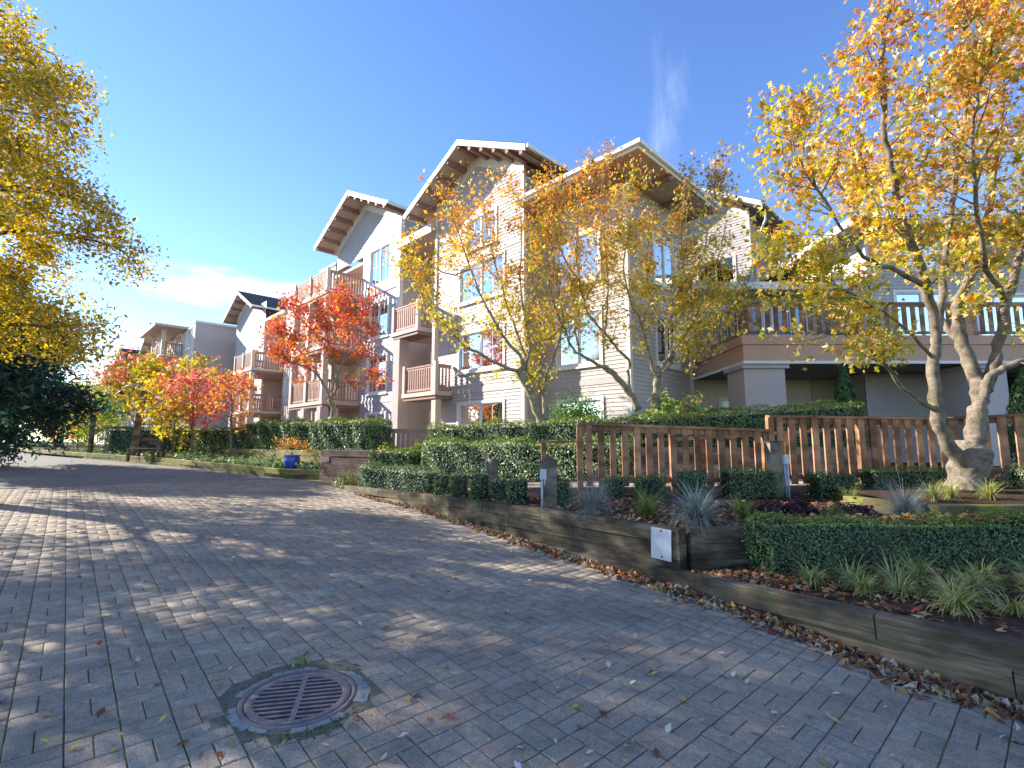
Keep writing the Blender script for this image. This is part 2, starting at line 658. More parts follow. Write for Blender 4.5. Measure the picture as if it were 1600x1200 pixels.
for c in ((-2, 2), (0, 2), (0, 4), (-2, 4)):           # the four corners the ring leaves open
    near_ = sorted(ring_o, key=lambda v: (v.co.x - c[0]) ** 2 + (v.co.y - c[1]) ** 2)
    k0 = ring_o.index(near_[0])
    for k1 in ((k0 + 1) % 64, (k0 - 1) % 64):
        a_, b_ = ring_o[k0], ring_o[k1]
        if abs(a_.co.x - b_.co.x) > 1e-4 and abs(a_.co.y - b_.co.y) > 1e-4:
            cv = bm.verts.new((c[0], c[1], zroad(*c)))
            bm.faces.new((a_, b_, cv))
bm.to_mesh(road.data)
bm.free()


def lerp(a, b, t):
    return tuple(a[i] + (b[i] - a[i]) * t for i in range(len(a)))


def pline(pts, s):
    """point on a polyline at arc length s"""
    for a, b in zip(pts[:-1], pts[1:]):
        d = math.dist(a[:2], b[:2])
        if s <= d or b is pts[-1]:
            return lerp(a, b, s / d)
        s -= d


def plen(pts):
    return sum(math.dist(a[:2], b[:2]) for a, b in zip(pts[:-1], pts[1:]))


EDGE = [(-4.36, 12.25), (-2.83, 10.45), (-1.42, 8.96), (-0.49, 7.72), (0.34, 6.66), (1.0, 5.74), (1.54, 5.14), (1.8, 4.82),
        (2.2, 4.19), (2.52, 3.54), (2.92, 3.02), (3.6, 2.2), (4.6, 1.1)]
WALL = [(-4.30, 12.28, 0.46), (-2.75, 10.52, 0.52), (-1.34, 9.03, 0.55), (-0.41, 7.79, 0.585), (0.44, 6.73, 0.615), (1.10, 5.82, 0.63),
        (1.72, 5.12, 0.625)]
WALL_R = [(1.72, 5.12, 0.625), (2.5, 5.22, 0.63), (5.4, 5.25, 0.64), (11.5, 5.25, 0.66)]
CURB = [(0.40, 6.62, 0.19), (1.0, 5.74, 0.215), (1.54, 5.14, 0.24), (1.8, 4.82, 0.26), (2.2, 4.19, 0.29), (2.52, 3.54, 0.335), (2.92, 3.02, 0.37), (3.6, 2.2, 0.39), (4.6, 1.1, 0.39)]

# garden bed behind the timber wall, up to the buildings
rows = []
front = WALL[:-1] + WALL_R
back = [(-7.6, 21.6), (-4.9, 19.0), (-3.0, 17.4), (-1.0, 16.6), (1.2, 16.2), (3.2, 15.4), (5.5, 15.6), (7.5, 17.5), (11, 17.6), (22, 17.6)]
for t in (0.012, 0.06, 0.13, 0.25, 0.45, 0.7, 1.0):
    rows.append([(f[0] + (b[0] - f[0]) * t, f[1] + (b[1] - f[1]) * t, f[2] - 0.04 + (0.82 - f[2] + 0.04) * min(1, t * 1.6)) for f, b in zip(front, back)])
sheet('garden_bed', rows, 'soil')
# low planting strip between the kerb timbers and the clipped hedge
rows = []
for t in (0.0, 0.5, 1.0):
    rows.append([lerp((c[0] + 0.06, c[1] + 0.03, c[2] - 0.03), b, t) for c, b in
                 zip(CURB[2:], [(1.85, 5.05, 0.24), (2.3, 5.17, 0.27), (3.0, 5.18, 0.30), (4.0, 5.18, 0.33), (5.2, 5.2, 0.35), (7.5, 5.2, 0.36), (10.5, 5.2, 0.36)])])
sheet('planting_strip', rows, 'soil')
# bed on the far side of the steps
LEFTC = [(-5.30, 14.0), (-6.5, 14.12), (-7.92, 15.1), (-10.45, 16.64), (-12.59, 18.17), (-17.74, 21.25), (-24.0, 25.2), (-32.0, 31.8), (-46, 44)]
MOSSW = [(-5.25, 14.15), (-6.4, 15.2), (-9.6, 18.0), (-13.5, 21.8)]
rows = []
bk = [(-5.1, 14.9), (-6.2, 15.6), (-7.6, 16.8), (-10.2, 19.2), (-13.0, 22.0), (-17.5, 27), (-22, 32), (-30, 40), (-44, 54)]
for t in (0.0, 0.5, 1.0):
    rows.append([(a[0] + (b[0] - a[0]) * t, a[1] + (b[1] - a[1]) * t, zroad(*a) + 0.17 + 0.1 * t) for a, b in zip(LEFTC, bk)])
sheet('flower_bed', rows, 'soil')
rows = []
for t in (0.0, 0.5, 1.0):
    rows.append([(a[0] + (b[0] - a[0]) * t, a[1] + (b[1] - a[1]) * t, 1.24 - 0.4 * t * t) for a, b in
                 zip([(-3.8, 13.15), (-5.1, 14.1), (-6.3, 15.3), (-9.5, 18.1), (-13.4, 21.9), (-20, 28.5)], [(-3.4, 16.3), (-5.6, 18.6), (-7.6, 21.0), (-10.5, 24), (-15, 28), (-22, 35)])])
sheet('terrace_bed', rows, 'soil')


# ------------------------------------------------------------------ timber retaining walls
def timber_run(parent, pts, courses, h, depth, mat, breaks, z_of=None, seed=1):
    """stack of squared timbers along a polyline whose z is the wall's top; breaks[c] = arc lengths where a course is cut"""
    rng = random.Random(seed)
    L = plen(pts)
    for c in range(courses):
        br_ = [0.0] + [b for b in breaks[c % len(breaks)] if 0.05 < b < L - 0.05] + [L]
        for a, b in zip(br_[:-1], br_[1:]):
            pa, pb = pline(pts, max(0, a - 0.003)), pline(pts, min(L, b + 0.003))
            d = Vector((pb[0] - pa[0], pb[1] - pa[1], pb[2] - pa[2]))
            ln = d.length
            off = rng.uniform(-0.008, 0.008)
            nrm = Vector((-d.y, d.x, 0)).normalized()
            mid = (Vector(pa) + Vector(pb)) / 2 + nrm * off - Vector((0, 0, (c + 1) * h))
            o = inst('timber', tmesh(mat, depth, h), parent, mid, (0, -math.asin(d.z / ln), math.atan2(d.y, d.x)), (ln, 1, 1))
            o.rotation_euler[0] = rng.uniform(-0.012, 0.012)


TM = {}


def tmesh(mat, depth, h):
    key = (mat, depth, h)
    if key not in TM:
        m = MB()
        y, b = depth / 2, 0.012
        prof = [(-y, 0.002), (y, 0.002), (y, h - b), (y - b, h - 0.003), (-y + b, h - 0.003), (-y, h - b)]
        n = len(prof)
        vs = [(-0.5, p[0], p[1]) for p in prof] + [(0.5, p[0], p[1]) for p in prof]
        fs = [(i, (i + 1) % n, n + (i + 1) % n, n + i) for i in range(n)] + [tuple(range(n))[::-1], tuple(range(n, 2 * n))]
        m.add(vs, fs)
        TM[key] = m.mesh('timber', mat)
    return TM[key]


rw = tag(empty('retaining_wall', (-4.3, 12.28, 0.3)), 'long grey timber retaining wall rising from the road below the boxwood row', 'wall')
rw_pts = [(p[0] + 4.3, p[1] - 12.28, p[2] - 0.3) for p in WALL]
timber_run(rw, rw_pts, 4, 0.152, 0.14, 'timber', [[2.35, 4.4, 5.95, 7.3, 8.45, 9.1], [1.2, 3.4, 5.2, 6.6, 7.9, 9.0, 9.22], [2.35, 4.2, 5.95, 7.1, 8.6, 9.02]], seed=4)
rwr = tag(empty('retaining_wall', (1.72, 5.12, 0.3)), 'timber retaining wall stub turning in behind the clipped front hedge', 'wall')
timber_run(rwr, [(p[0] - 1.64, p[1] - 5.04, p[2] - 0.302) for p in WALL_R], 3, 0.152, 0.14, 'timber', [[0.17, 0.9, 2.7, 5.4, 8], [0.34, 1.6, 4, 7], [0.17, 1.0, 3.3, 6]], seed=5)
kerb = tag(empty('timber_kerb', (0.4, 6.62, 0.1)), 'low two course timber kerb along the leaf strewn road edge', 'kerb')
timber_run(kerb, [(p[0] - 0.4, p[1] - 6.62, p[2] - 0.1) for p in CURB], 3, 0.165, 0.15, 'timber', [[1.065, 2.284, 3.755, 5.476], [1.872, 3.03, 4.41, 5.476], [1.065, 2.284, 3.755, 5.476]], seed=6)

# cream access panel screwed to the wall
pa = Vector((1.26, 5.64, 0))
pd = (Vector((1.72, 5.12, 0)) - Vector((1.10, 5.82, 0))).normalized()
m = MB()
m.box(-0.115, 0.115, -0.008, 0.0, 0, 0.31)
pan = m.build('access_panel', 'panel_white')
pan.location = (1.590 - 0.064, 5.262 - 0.056, 0.305)
pan.rotation_euler = (0.0, 0.03, math.atan2(pd.y, pd.x))
tag(pan, 'pale blank metal access panel screwed to the timber wall', 'panel')
m = MB()
for x, z in ((0, 0.285), (0.01, 0.03)):
    m.lathe([(0.0, 0.006), (0.009, 0.005), (0.011, 0.0)], 10)
    for i in range(len(m.v) - 30, len(m.v)):
        p = m.v[i]
        m.v[i] = (x + p[0], -0.008 - p[2], z + p[1])
m.build('screw', 'lamp_black', pan)

w2 = tag(empty('retaining_wall', (-5.24, 13.8, 0.4)), 'reddish timber retaining wall beside the steps near the blue pot', 'wall')
timber_run(w2, [(0.0, 0.0, 0.88), (1.39, -0.80, 0.88), (2.0, -1.15, 0.88)], 5, 0.175, 0.16, 'timber_red', [[1.6], [0.35], [1.6], [0.2, 1.2]], seed=8)
timber_run(w2, [(-0.02, 0.12, 0.88), (0.12, 0.95, 0.88)], 5, 0.175, 0.16, 'timber_red', [[0.5], [0.3]], seed=9)
w3 = tag(empty('retaining_wall', (-5.25, 14.15, 0.5)), 'mossy yellowish timber wall under the long hedge behind the blue pot', 'wall')
timber_run(w3, [(p[0] + 5.25, p[1] - 14.15, 0.74) for p in MOSSW], 4, 0.165, 0.16, 'timber_mossy', [[1.2, 3.3, 5.6, 8], [2.2, 4.4, 6.8, 9]], seed=10)
lk = tag(empty('timber_kerb', (-5.3, 14.0, 0.46)), 'mossy timber edging round the flower beds along the far road edge', 'kerb')
pts = [(p[0] + 5.3, p[1] - 14.0, zroad(*p) + 0.26 - 0.46) for p in LEFTC]
timber_run(lk, pts, 2, 0.16, 0.15, 'timber_mossy', [[1.2, 2.9, 4.4, 5.9, 7.2, 8.5, 10.5, 12.4, 14.5, 17, 20, 24], [2.0, 3.6, 5.2, 7.9, 11.4, 15.5]], seed=11)

# ------------------------------------------------------------------ block pavers
PA = math.radians(42)
pa_dir = Vector((-math.sin(PA), math.cos(PA)))
pb_dir = Vector((math.cos(PA), math.sin(PA)))
MOD = 0.206
rng = random.Random(7)


def side_of_edge(x, y):
    """signed distance to the road side of the timber edges (positive = on the road)"""
    best = 9e9
    sgn = 1
    for a, b in zip(EDGE[:-1], EDGE[1:]):
        dx, dy = b[0] - a[0], b[1] - a[1]
        t = max(0, min(1, ((x - a[0]) * dx + (y - a[1]) * dy) / (dx * dx + dy * dy)))
        px, py = a[0] + dx * t, a[1] + dy * t
        d = math.hypot(x - px, y - py)
        if d < best:
            best = d
            sgn = 1 if (dx * (y - py) - dy * (x - px)) < 0 else -1
    return best * sgn


pav = []
halves = []
for i in range(-90, 91):
    for j in range(-90, 91):
        c = pa_dir * (i * MOD) + pb_dir * (j * MOD)
        if not (-13 < c.x < 5 and 1.3 < c.y < 13.5) or c.length > 15:
            continue
        if abs(c.x) > 1.13 * c.y + 0.5:
            continue
        if c.y < 4.5 or c.x > 1.0 or True:
            horiz = (i + j) % 2
            for s in (-1, 1):
                if horiz:
                    q = c + pa_dir * (s * MOD / 4)
                    ang = math.atan2(pb_dir.y, pb_dir.x)
                else:
                    q = c + pb_dir * (s * MOD / 4)
                    ang = math.atan2(pa_dir.y, pa_dir.x)
                dd = side_of_edge(q.x, q.y) if (q.x > -5.2) else 1
                if dd < -0.02:
                    continue
                if q.x < -5 and q.y > 13.6:
                    continue
                dv = Vector((DR_C[0] - q.x, DR_C[1] - q.y))
                lx = abs(dv.x * math.cos(ang) + dv.y * math.sin(ang))
                ly = abs(-dv.x * math.sin(ang) + dv.y * math.cos(ang))
                if math.hypot(max(0, lx - 0.1), max(0, ly - 0.05)) < DR_R + 0.035:
                    for hs in (-1, 1):                 # blocks cut in half to fit round the drain
                        qq = q + Vector((math.cos(ang), math.sin(ang))) * (hs * 0.0505)
                        e_ = Vector((DR_C[0] - qq.x, DR_C[1] - qq.y))
                        if math.hypot(max(0, abs(e_.x * math.cos(ang) + e_.y * math.sin(ang)) - 0.049), max(0, abs(-e_.x * math.sin(ang) + e_.y * math.cos(ang)) - 0.05)) > DR_R + 0.03:
                            halves.append((qq.x, qq.y, ang))
                    continue
                pav.append((q.x, q.y, ang))
PL, PW, PH = MOD - 0.006, MOD / 2 - 0.0055, 0.008


def in_view(x, y):
    th = math.atan(90 / 770)
    z = zroad(x, y) - EYE
    d = y * math.cos(th) + z * math.sin(th)
    v = -y * math.sin(th) + z * math.cos(th)
    return d > 0 and abs(x / d) < 1.06 and abs(v / d) < 0.80


pav.sort(key=lambda p: (not in_view(p[0], p[1]), p[0] ** 2 + p[1] ** 2))
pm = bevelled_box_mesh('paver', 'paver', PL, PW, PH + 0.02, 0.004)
gx = -0.036 * 0.70711
near = [(x, y, a, 1.0) for x, y, a in pav[:300 - len(halves)]] + [(x, y, a, 0.485) for x, y, a in halves]
slope_n = Vector((0.036 * 0.70711, -0.036 * 0.70711, 1)).normalized()
for (x, y, a, sx_) in near:
    q = slope_n.rotation_difference(Vector((0, 0, 1))).inverted() @ Matrix.Rotation(a, 3, 'Z').to_quaternion()
    o = bpy.data.objects.new('paver', pm)
    o.rotation_mode = 'QUATERNION'
    tilt = Matrix.Rotation(rng.gauss(0, 0.010), 3, 'X').to_quaternion()
    o.rotation_quaternion = q @ tilt
    o.scale = (sx_, 1, 1)
    o.location = (x, y, zroad(x, y) - 0.02 + rng.gauss(0, 0.0016))
    link(o, road)
rest = pav[300 - len(halves):]
N = len(rest)
R = np.array([(p[0], p[1], p[2]) for p in rest])
zz = np.array([zroad(p[0], p[1]) for p in rest]) + np.random.RandomState(3).normal(0, 0.0014, N)
hx, hy, b_ = PL / 2, PW / 2, 0.004
cr = [(-hx, -hy, -0.01), (hx, -hy, -0.01), (hx, hy, -0.01), (-hx, hy, -0.01), (-hx, -hy, PH - b_), (hx, -hy, PH - b_), (hx, hy, PH - b_), (-hx, hy, PH - b_),
      (-hx + b_, -hy + b_, PH), (hx - b_, -hy + b_, PH), (hx - b_, hy - b_, PH), (-hx + b_, hy - b_, PH)]
cr = np.array(cr)
ca, sa = np.cos(R[:, 2])[:, None], np.sin(R[:, 2])[:, None]
X = R[:, 0:1] + cr[None, :, 0] * ca - cr[None, :, 1] * sa
Y = R[:, 1:2] + cr[None, :, 0] * sa + cr[None, :, 1] * ca
Z = zz[:, None] + cr[None, :, 2] + 0.036 * 0.70711 * (-(X - R[:, 0:1]) + (Y - R[:, 1:2]))
V = np.stack([X, Y, Z], -1).reshape(-1, 3)
qd = []
for k_ in range(2):
    for i in range(4):
        j = (i + 1) % 4
        qd.append((k_ * 4 + i, k_ * 4 + j, k_ * 4 + 4 + j, k_ * 4 + 4 + i))
qd.append((8, 9, 10, 11))
qd = np.array(qd)


def quad_mesh(name, V, Q, mats, colors=None, smooth=False):
    """fast mesh of quads from numpy arrays; colors = one rgb per quad"""
    me = bpy.data.meshes.new(name)
    me.vertices.add(len(V))
    me.vertices.foreach_set('co', V.astype(np.float32).ravel())
    me.loops.add(Q.size)
    me.loops.foreach_set('vertex_index', Q.astype(np.int32).ravel())
    me.polygons.add(len(Q))
    me.polygons.foreach_set('loop_start', np.arange(0, Q.size, 4, dtype=np.int32))
    me.polygons.foreach_set('loop_total', np.full(len(Q), 4, dtype=np.int32))
    for m_ in (mats if isinstance(mats, (list, tuple)) else [mats]):
        me.materials.append(MATS[m_])
    if colors is not None:
        a = me.attributes.new('col', 'FLOAT_COLOR', 'FACE')
        c4 = np.ones((len(Q), 4), np.float32)
        c4[:, :3] = colors
        a.data.foreach_set('color', c4.ravel())
    me.update(calc_edges=True)
    me.validate()
    return me


Q = (np.arange(N)[:, None, None] * 12 + qd[None]).reshape(-1, 4)
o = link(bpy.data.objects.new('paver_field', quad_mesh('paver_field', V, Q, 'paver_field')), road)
o['kind'] = 'stuff'

# ------------------------------------------------------------------ drain
dz = zroad(*DR_C) + 0.006
drain = tag(empty('drain_grate', (DR_C[0], DR_C[1], dz)), 'round slotted cast iron drain cover set in the paving', 'drain')
drain.rotation_mode = 'QUATERNION'
drain.rotation_quaternion = slope_n.rotation_difference(Vector((0, 0, 1))).inverted() @ Matrix.Rotation(math.radians(14), 3, 'Z').to_quaternion()
m = MB()
m.lathe([(DR_R, -0.05), (DR_R, 0.006), (DR_R - 0.006, 0.010), (DR_R - 0.022, 0.010), (DR_R - 0.026, -0.004), (DR_R - 0.03, -0.004)], 64)
m.build('frame_ring', 'cast_iron', drain, True)
m = MB()
ro, ri = DR_R - 0.031, DR_R - 0.075
m.lathe([(ri, -0.03), (ri, 0.0045), (ri + 0.004, 0.007), (ro - 0.004, 0.007), (ro, 0.003), (ro, -0.02)], 64)
m.build('grate_rim', 'cast_iron', drain, True)
m = MB()
m.box(-0.014, 0.014, -ri - 0.004, ri + 0.004, -0.028, 0.0066)
m.build('centre_bar', 'cast_iron', drain)
nb = 11
for s in (-1, 1):
    for i in range(nb):
        y = -ri + (i + 0.5) * 2 * ri / nb + (0.4 if s > 0 else -0.4) * ri / nb
        xe = math.sqrt(max(0.0, (ri + 0.004) ** 2 - y * y))
        if xe < 0.04:
            continue
        m = MB()
        m.box(min(s * 0.012, s * xe), max(s * 0.012, s * xe), y - 0.009, y + 0.009, -0.010, 0.0058)
        m.build('grate_bar', 'cast_iron', drain)
m = MB()
m.lathe([(DR_R - 0.03, -0.012), (DR_R - 0.03, -0.30), (0.0, -0.30)], 32)
m.build('shaft', 'lamp_black', drain)
m = MB()
m.lathe([(DR_R + 0.001, 0.001), (DR_R + 0.06, 0.0025), (DR_R + 0.12, 0.0005), (DR_R + 0.17, -0.004)], 48)
m.build('collar', 'collar', drain, True)
rng = random.Random(21)
a = 0.0
while a < 2 * math.pi - 0.1:
    da = rng.uniform(0.16, 0.42)
    if rng.random() < 0.86:
        r1 = DR_R + rng.uniform(0.022, 0.05) + (0.03 if -0.6 < math.sin(a) < 0.7 and math.cos(a) > 0 else 0)
        top, bot, k_ = [], [], 4
        for i in range(k_ + 1):
            an = a + (da - 0.02) * i / k_
            rr = r1 + rng.uniform(-0.008, 0.008)
            top += [((DR_R + 0.003) * math.cos(an), (DR_R + 0.003) * math.sin(an), 0.007), (rr * math.cos(an), rr * math.sin(an), 0.003 + rng.uniform(-.002, .002))]
        m = MB()
        vs = top + [(p[0], p[1], -0.03) for p in top]
        n2 = len(top)
        fs = [(2 * i, 2 * i + 1, 2 * i + 3, 2 * i + 2) for i in range(k_)] + [(2 * i + 1, n2 + 2 * i + 1, n2 + 2 * i + 3, 2 * i + 3) for i in range(k_)]
        fs += [(0, n2, n2 + 1, 1), (2 * k_, 2 * k_ + 1, n2 + 2 * k_ + 1, n2 + 2 * k_)]
        m.add(vs, fs)
        m.build('mortar_piece', 'mortar_pale', drain)
    a += da


# ------------------------------------------------------------------ building kit
class Wall:
    """a wall plane in its building's own frame: s runs along it, o out of it, w up"""
    def __init__(self, o, d, n):
        self.o, self.d, self.n = Vector((o[0], o[1], 0)), Vector((d[0], d[1], 0)), Vector((n[0], n[1], 0))

    def p(self, s, out, w):
        q = self.o + self.d * s + self.n * out
        return (q.x, q.y, q.z + w)

    def box(self, m, s0, s1, o0, o1, w0, w1, mi=None):
        P = self.p
        return m.hexa([P(s0, o0, w0), P(s1, o0, w0), P(s1, o1, w0), P(s0, o1, w0), P(s0, o0, w1), P(s1, o0, w1), P(s1, o1, w1), P(s0, o1, w1)], mi)


def siding(root, wall, s0, s1, w0, w1, holes=(), gable=None, lap=0.125, mat='siding', name='siding'):
    """lap boards, each course tilted out at its foot; holes = (s0,s1,w0,w1); gable(w) -> (lo,hi)"""
    m = MB()
    w = w0
    while w < w1 - 0.01:
        t = min(w + lap, w1)
        c = (w + t) / 2
        spans = [(s0, s1)]
        if gable:
            g = gable(c)
            spans = [(max(s0, g[0]), min(s1, g[1]))]
        for h in holes:
            if h[2] - 0.02 < c < h[3] + 0.02:
                new = []
                for a, b in spans:
                    if h[0] > a:
                        new.append((a, min(b, h[0])))
                    if h[1] < b:
                        new.append((max(a, h[1]), b))
                spans = new
        for a, b in spans:
            if b - a < 0.02:
                continue
            P = wall.p
            m.add([P(a, 0.022, w), P(b, 0.022, w), P(b, 0.004, t), P(a, 0.004, t), P(a, 0.0, w), P(b, 0.0, w)],
                  [(0, 1, 2, 3), (4, 5, 1, 0)])
        w = t
    return m.build(name, mat, root)


def flat_wall(root, wall, s0, s1, w0, w1, holes=(), mat='stucco', name='wall_panel', th=0.18):
    """rendered wall with thickness, cut round its openings"""
    m = MB()
    ws = sorted({w0, w1} | {h[2] for h in holes} | {h[3] for h in holes})
    for a, b in zip(ws[:-1], ws[1:]):
        spans = [(s0, s1)]
        for h in holes:
            if h[2] < (a + b) / 2 < h[3]:
                new = []
                for x, y in spans:
                    if h[0] > x:
                        new.append((x, min(y, h[0])))
                    if h[1] < y:
                        new.append((max(x, h[1]), y))
                spans = new
        for x, y in spans:
            if y - x > 0.01:
                wall.box(m, x, y, -th, 0, a, b)
    return m.build(name, mat, root)


def window(root, wall, s0, s1, w0, w1, lites=2, grid=True, blind=0.0, trim='trim_white', door=False, seed=0):
    """window > pane (one each), sill, blind; frame and trim are the window's own mesh, glass sits back from them"""
    m = MB()
    t = 0.10
    wall.box(m, s0 - t, s0, -0.10, 0.045, w0 - t, w1 + t)
    wall.box(m, s1, s1 + t, -0.10, 0.045, w0 - t, w1 + t)
    wall.box(m, s0, s1, -0.10, 0.044, w1, w1 + t)
    wall.box(m, s0, s1, -0.10, 0.044, w0 - t, w0)
    f = 0.045
    wall.box(m, s0, s0 + f, -0.07, 0.0, w0, w1)
    wall.box(m, s1 - f, s1, -0.07, 0.0, w0, w1)
    wall.box(m, s0 + f, s1 - f, -0.07, -0.001, w1 - f, w1)
    wall.box(m, s0 + f, s1 - f, -0.07, -0.001, w0, w0 + f)
    wd = (s1 - s0) / lites
    for i in range(1, lites):
        wall.box(m, s0 + wd * i - 0.03, s0 + wd * i + 0.03, -0.07, 0.002, w0 + f, w1 - f)
    win = m.build('sliding_door' if door else 'window', trim, root)
    if grid:
        m = MB()
        for i in range(lites):
            x = s0 + wd * (i + 0.5)
            wall.box(m, x - 0.010, x + 0.010, -0.052, -0.036, w0 + f, w1 - f)
            zc = w0 + (w1 - w0) * 0.52
            wall.box(m, s0 + wd * i + 0.03, x - 0.011, -0.051, -0.037, zc - 0.010, zc + 0.010)
            wall.box(m, x + 0.011, s0 + wd * (i + 1) - 0.03, -0.051, -0.037, zc - 0.010, zc + 0.010)
        m.build('glazing_bar', trim, win)
    for i in range(lites):
        m = MB()
        a, b = s0 + wd * i + 0.025, s0 + wd * (i + 1) - 0.025
        wall.box(m, a, b, -0.048, -0.042, w0 + 0.03, w1 - 0.03)
        m.build('pane', 'glass', win)
    m = MB()
    wall.box(m, s0 - t - 0.03, s1 + t + 0.03, -0.02, 0.085, w0 - t - 0.05, w0 - t - 0.001)
    m.build('sill', trim, win)
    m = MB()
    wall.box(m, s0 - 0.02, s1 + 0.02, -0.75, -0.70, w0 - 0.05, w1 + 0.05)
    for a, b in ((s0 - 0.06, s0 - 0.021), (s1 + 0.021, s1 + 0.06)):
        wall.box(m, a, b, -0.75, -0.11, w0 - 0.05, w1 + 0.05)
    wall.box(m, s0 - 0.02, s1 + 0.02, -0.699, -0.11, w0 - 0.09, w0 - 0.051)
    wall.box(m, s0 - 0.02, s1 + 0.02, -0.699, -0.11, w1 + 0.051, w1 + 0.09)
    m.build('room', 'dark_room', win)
    if blind > 0:
        m = MB()
        z = w1
        while z > w1 - (w1 - w0) * blind:
            P = wall.p
            m.add([P(s0, -0.13, z), P(s1, -0.13, z), P(s1, -0.11, z - 0.05), P(s0, -0.11, z - 0.05)], [(0, 1, 2, 3)])
            z -= 0.053
        m.build('blind', 'blind', win)
    return win


BAL_MESH = {}


def bal_mesh(mat, w, t):
    k_ = (mat, w, t)
    if k_ not in BAL_MESH:
        m = MB()
        m.box(-w / 2, w / 2, -t / 2, t / 2, 0, 1)
        BAL_MESH[k_] = m.mesh('baluster', mat)
    return BAL_MESH[k_]


def railing(parent, p0, p1, z, h, mat='balcony_wood', bw=0.07, bt=0.03, gap=0.145, rail_mat=None, bottom=0.10):
    """top and bottom rails between two local points plus one object for each baluster"""
    p0, p1 = Vector((p0[0], p0[1], 0)), Vector((p1[0], p1[1], 0))
    d = p1 - p0
    L = d.length
    ang = math.atan2(d.y, d.x)
    m = MB()
    zv = Vector((0, 0, 1))
    m.beam(p0 + zv * (z + h), p1 + zv * (z + h), 0.09, 0.055)
    m.beam(p0 + zv * (z + h - 0.067), p1 + zv * (z + h - 0.067), 0.04, 0.08)
    m.build('rail', rail_mat or mat, parent)
    m = MB()
    m.beam(p0 + zv * (z + bottom), p1 + zv * (z + bottom), 0.04, 0.08)
    m.build('rail', rail_mat or mat, parent)
    n = max(1, int(L / gap))
    for i in range(n):
        q = p0 + d * ((i + 0.5) / n)
        inst('baluster', bal_mesh(mat, bw, bt), parent, (q.x, q.y, z + bottom - 0.05), (0, 0, ang), (1, 1, h - bottom - 0.02))


def gable_roof(root, wall, s0, s1, eave, slope, e=1.0, front=0.8, depth=6.0, outlook=4, name='roof', left_e=None):
    """pitched roof whose gable end faces out of the wall: shingles, boarded soffit, barge boards, outlookers, gutters, frieze"""
    el = e if left_e is None else left_e
    sc = (s0 + s1) / 2
    hw = (s1 - s0) / 2
    peak = eave + slope * hw
    H = lambda s: peak - slope * abs(s - sc)
    P = wall.p
    a, b = s0 - el, s1 + e
    m = MB()
    th = 0.16
    for x0, x1 in ((a, sc), (sc, b)):
        m.add([P(x0, front, H(x0)), P(x1, front, H(x1)), P(x1, -depth, H(x1)), P(x0, -depth, H(x0)),
               P(x0, front, H(x0) + th), P(x1, front, H(x1) + th), P(x1, -depth, H(x1) + th), P(x0, -depth, H(x0) + th)],
              [(0, 1, 2, 3)], 1)
        m.add([P(x0, front + 0.03, H(x0) + th), P(x1, front + 0.03, H(x1) + th), P(x1, -depth, H(x1) + th), P(x0, -depth, H(x0) + th),
               P(x0, front + 0.03, H(x0) + th + .03), P(x1, front + 0.03, H(x1) + th + .03), P(x1, -depth, H(x1) + th + .03), P(x0, -depth, H(x0) + th + .03)],
              [(4, 5, 6, 7), (0, 1, 5, 4), (0, 3, 7, 4), (1, 2, 6, 5), (3, 2, 6, 7)], 0)
    roof = m.build(name, ['shingles', 'soffit'], root)
    # barge boards
    for x0, x1 in ((a, sc), (sc, b)):
        m = MB()
        m.add([P(x0, front, H(x0) - 0.06), P(x1, front, H(x1) - 0.06), P(x1, front + 0.045, H(x1) - 0.06), P(x0, front + 0.045, H(x0) - 0.06),
               P(x0, front, H(x0) + th), P(x1, front, H(x1) + th), P(x1, front + 0.045, H(x1) + th), P(x0, front + 0.045, H(x0) + th)],
              [(3, 2, 1, 0), (4, 5, 6, 7), (0, 1, 5, 4), (1, 2, 6, 5), (2, 3, 7, 6), (3, 0, 4, 7)])
        m.build('barge_board', 'trim_white', roof)
    # gutters along both eaves
    for x, sg in ((a, -1), (b, 1)):
        m = MB()
        u0, u1 = (x - 0.11, x - 0.002) if sg < 0 else (x + 0.002, x + 0.11)
        wall.box(m, u0, u1, -depth, front + 0.02, H(x) + 0.03, H(x) + 0.155)
        m.build('gutter', 'trim_white', roof)
    # outlookers carrying the barge
    for side in (-1, 1):
        half = hw + (el if side < 0 else e)
        for i in range(outlook + 1):
            if i == 0 and side < 0:
                continue
            x = sc + side * half * (i / (outlook + 0.35))
            m = MB()
            s_, bw = x, 0.07
            wall.box(m, s_ - bw, s_ + bw, 0.04, front - 0.001, H(x) - 0.19, H(x) - slope * bw - 0.002)
            m.build('outlooker', 'beam_brown', roof)
    # frieze board on the wall under the soffit
    for x0, x1 in ((s0, sc), (sc, s1)):
        m = MB()
        hgt = 0.5
        m.add([P(x0, 0.0, H(x0) - hgt), P(x1, 0.0, H(x1) - hgt), P(x1, 0.035, H(x1) - hgt), P(x0, 0.035, H(x0) - hgt),
               P(x0, 0.0, H(x0) - 0.003), P(x1, 0.0, H(x1) - 0.003), P(x1, 0.035, H(x1) - 0.003), P(x0, 0.035, H(x0) - 0.003)],
              [(3, 2, 1, 0), (4, 5, 6, 7), (0, 1, 5, 4), (1, 2, 6, 5), (2, 3, 7, 6), (3, 0, 4, 7)])
        m.build('frieze', 'trim', root)
    return roof, (lambda w: (sc - (peak - w) / slope, sc + (peak - w) / slope) if w > eave else (s0, s1)), peak


def corner_board(root, x, y, z0, z1, w=0.13, mat='trim'):
    m = MB()
    m.box(x - w / 2, x + w / 2, y - w / 2, y + w / 2, z0, z1)
    return m.build('corner_board', mat, root)


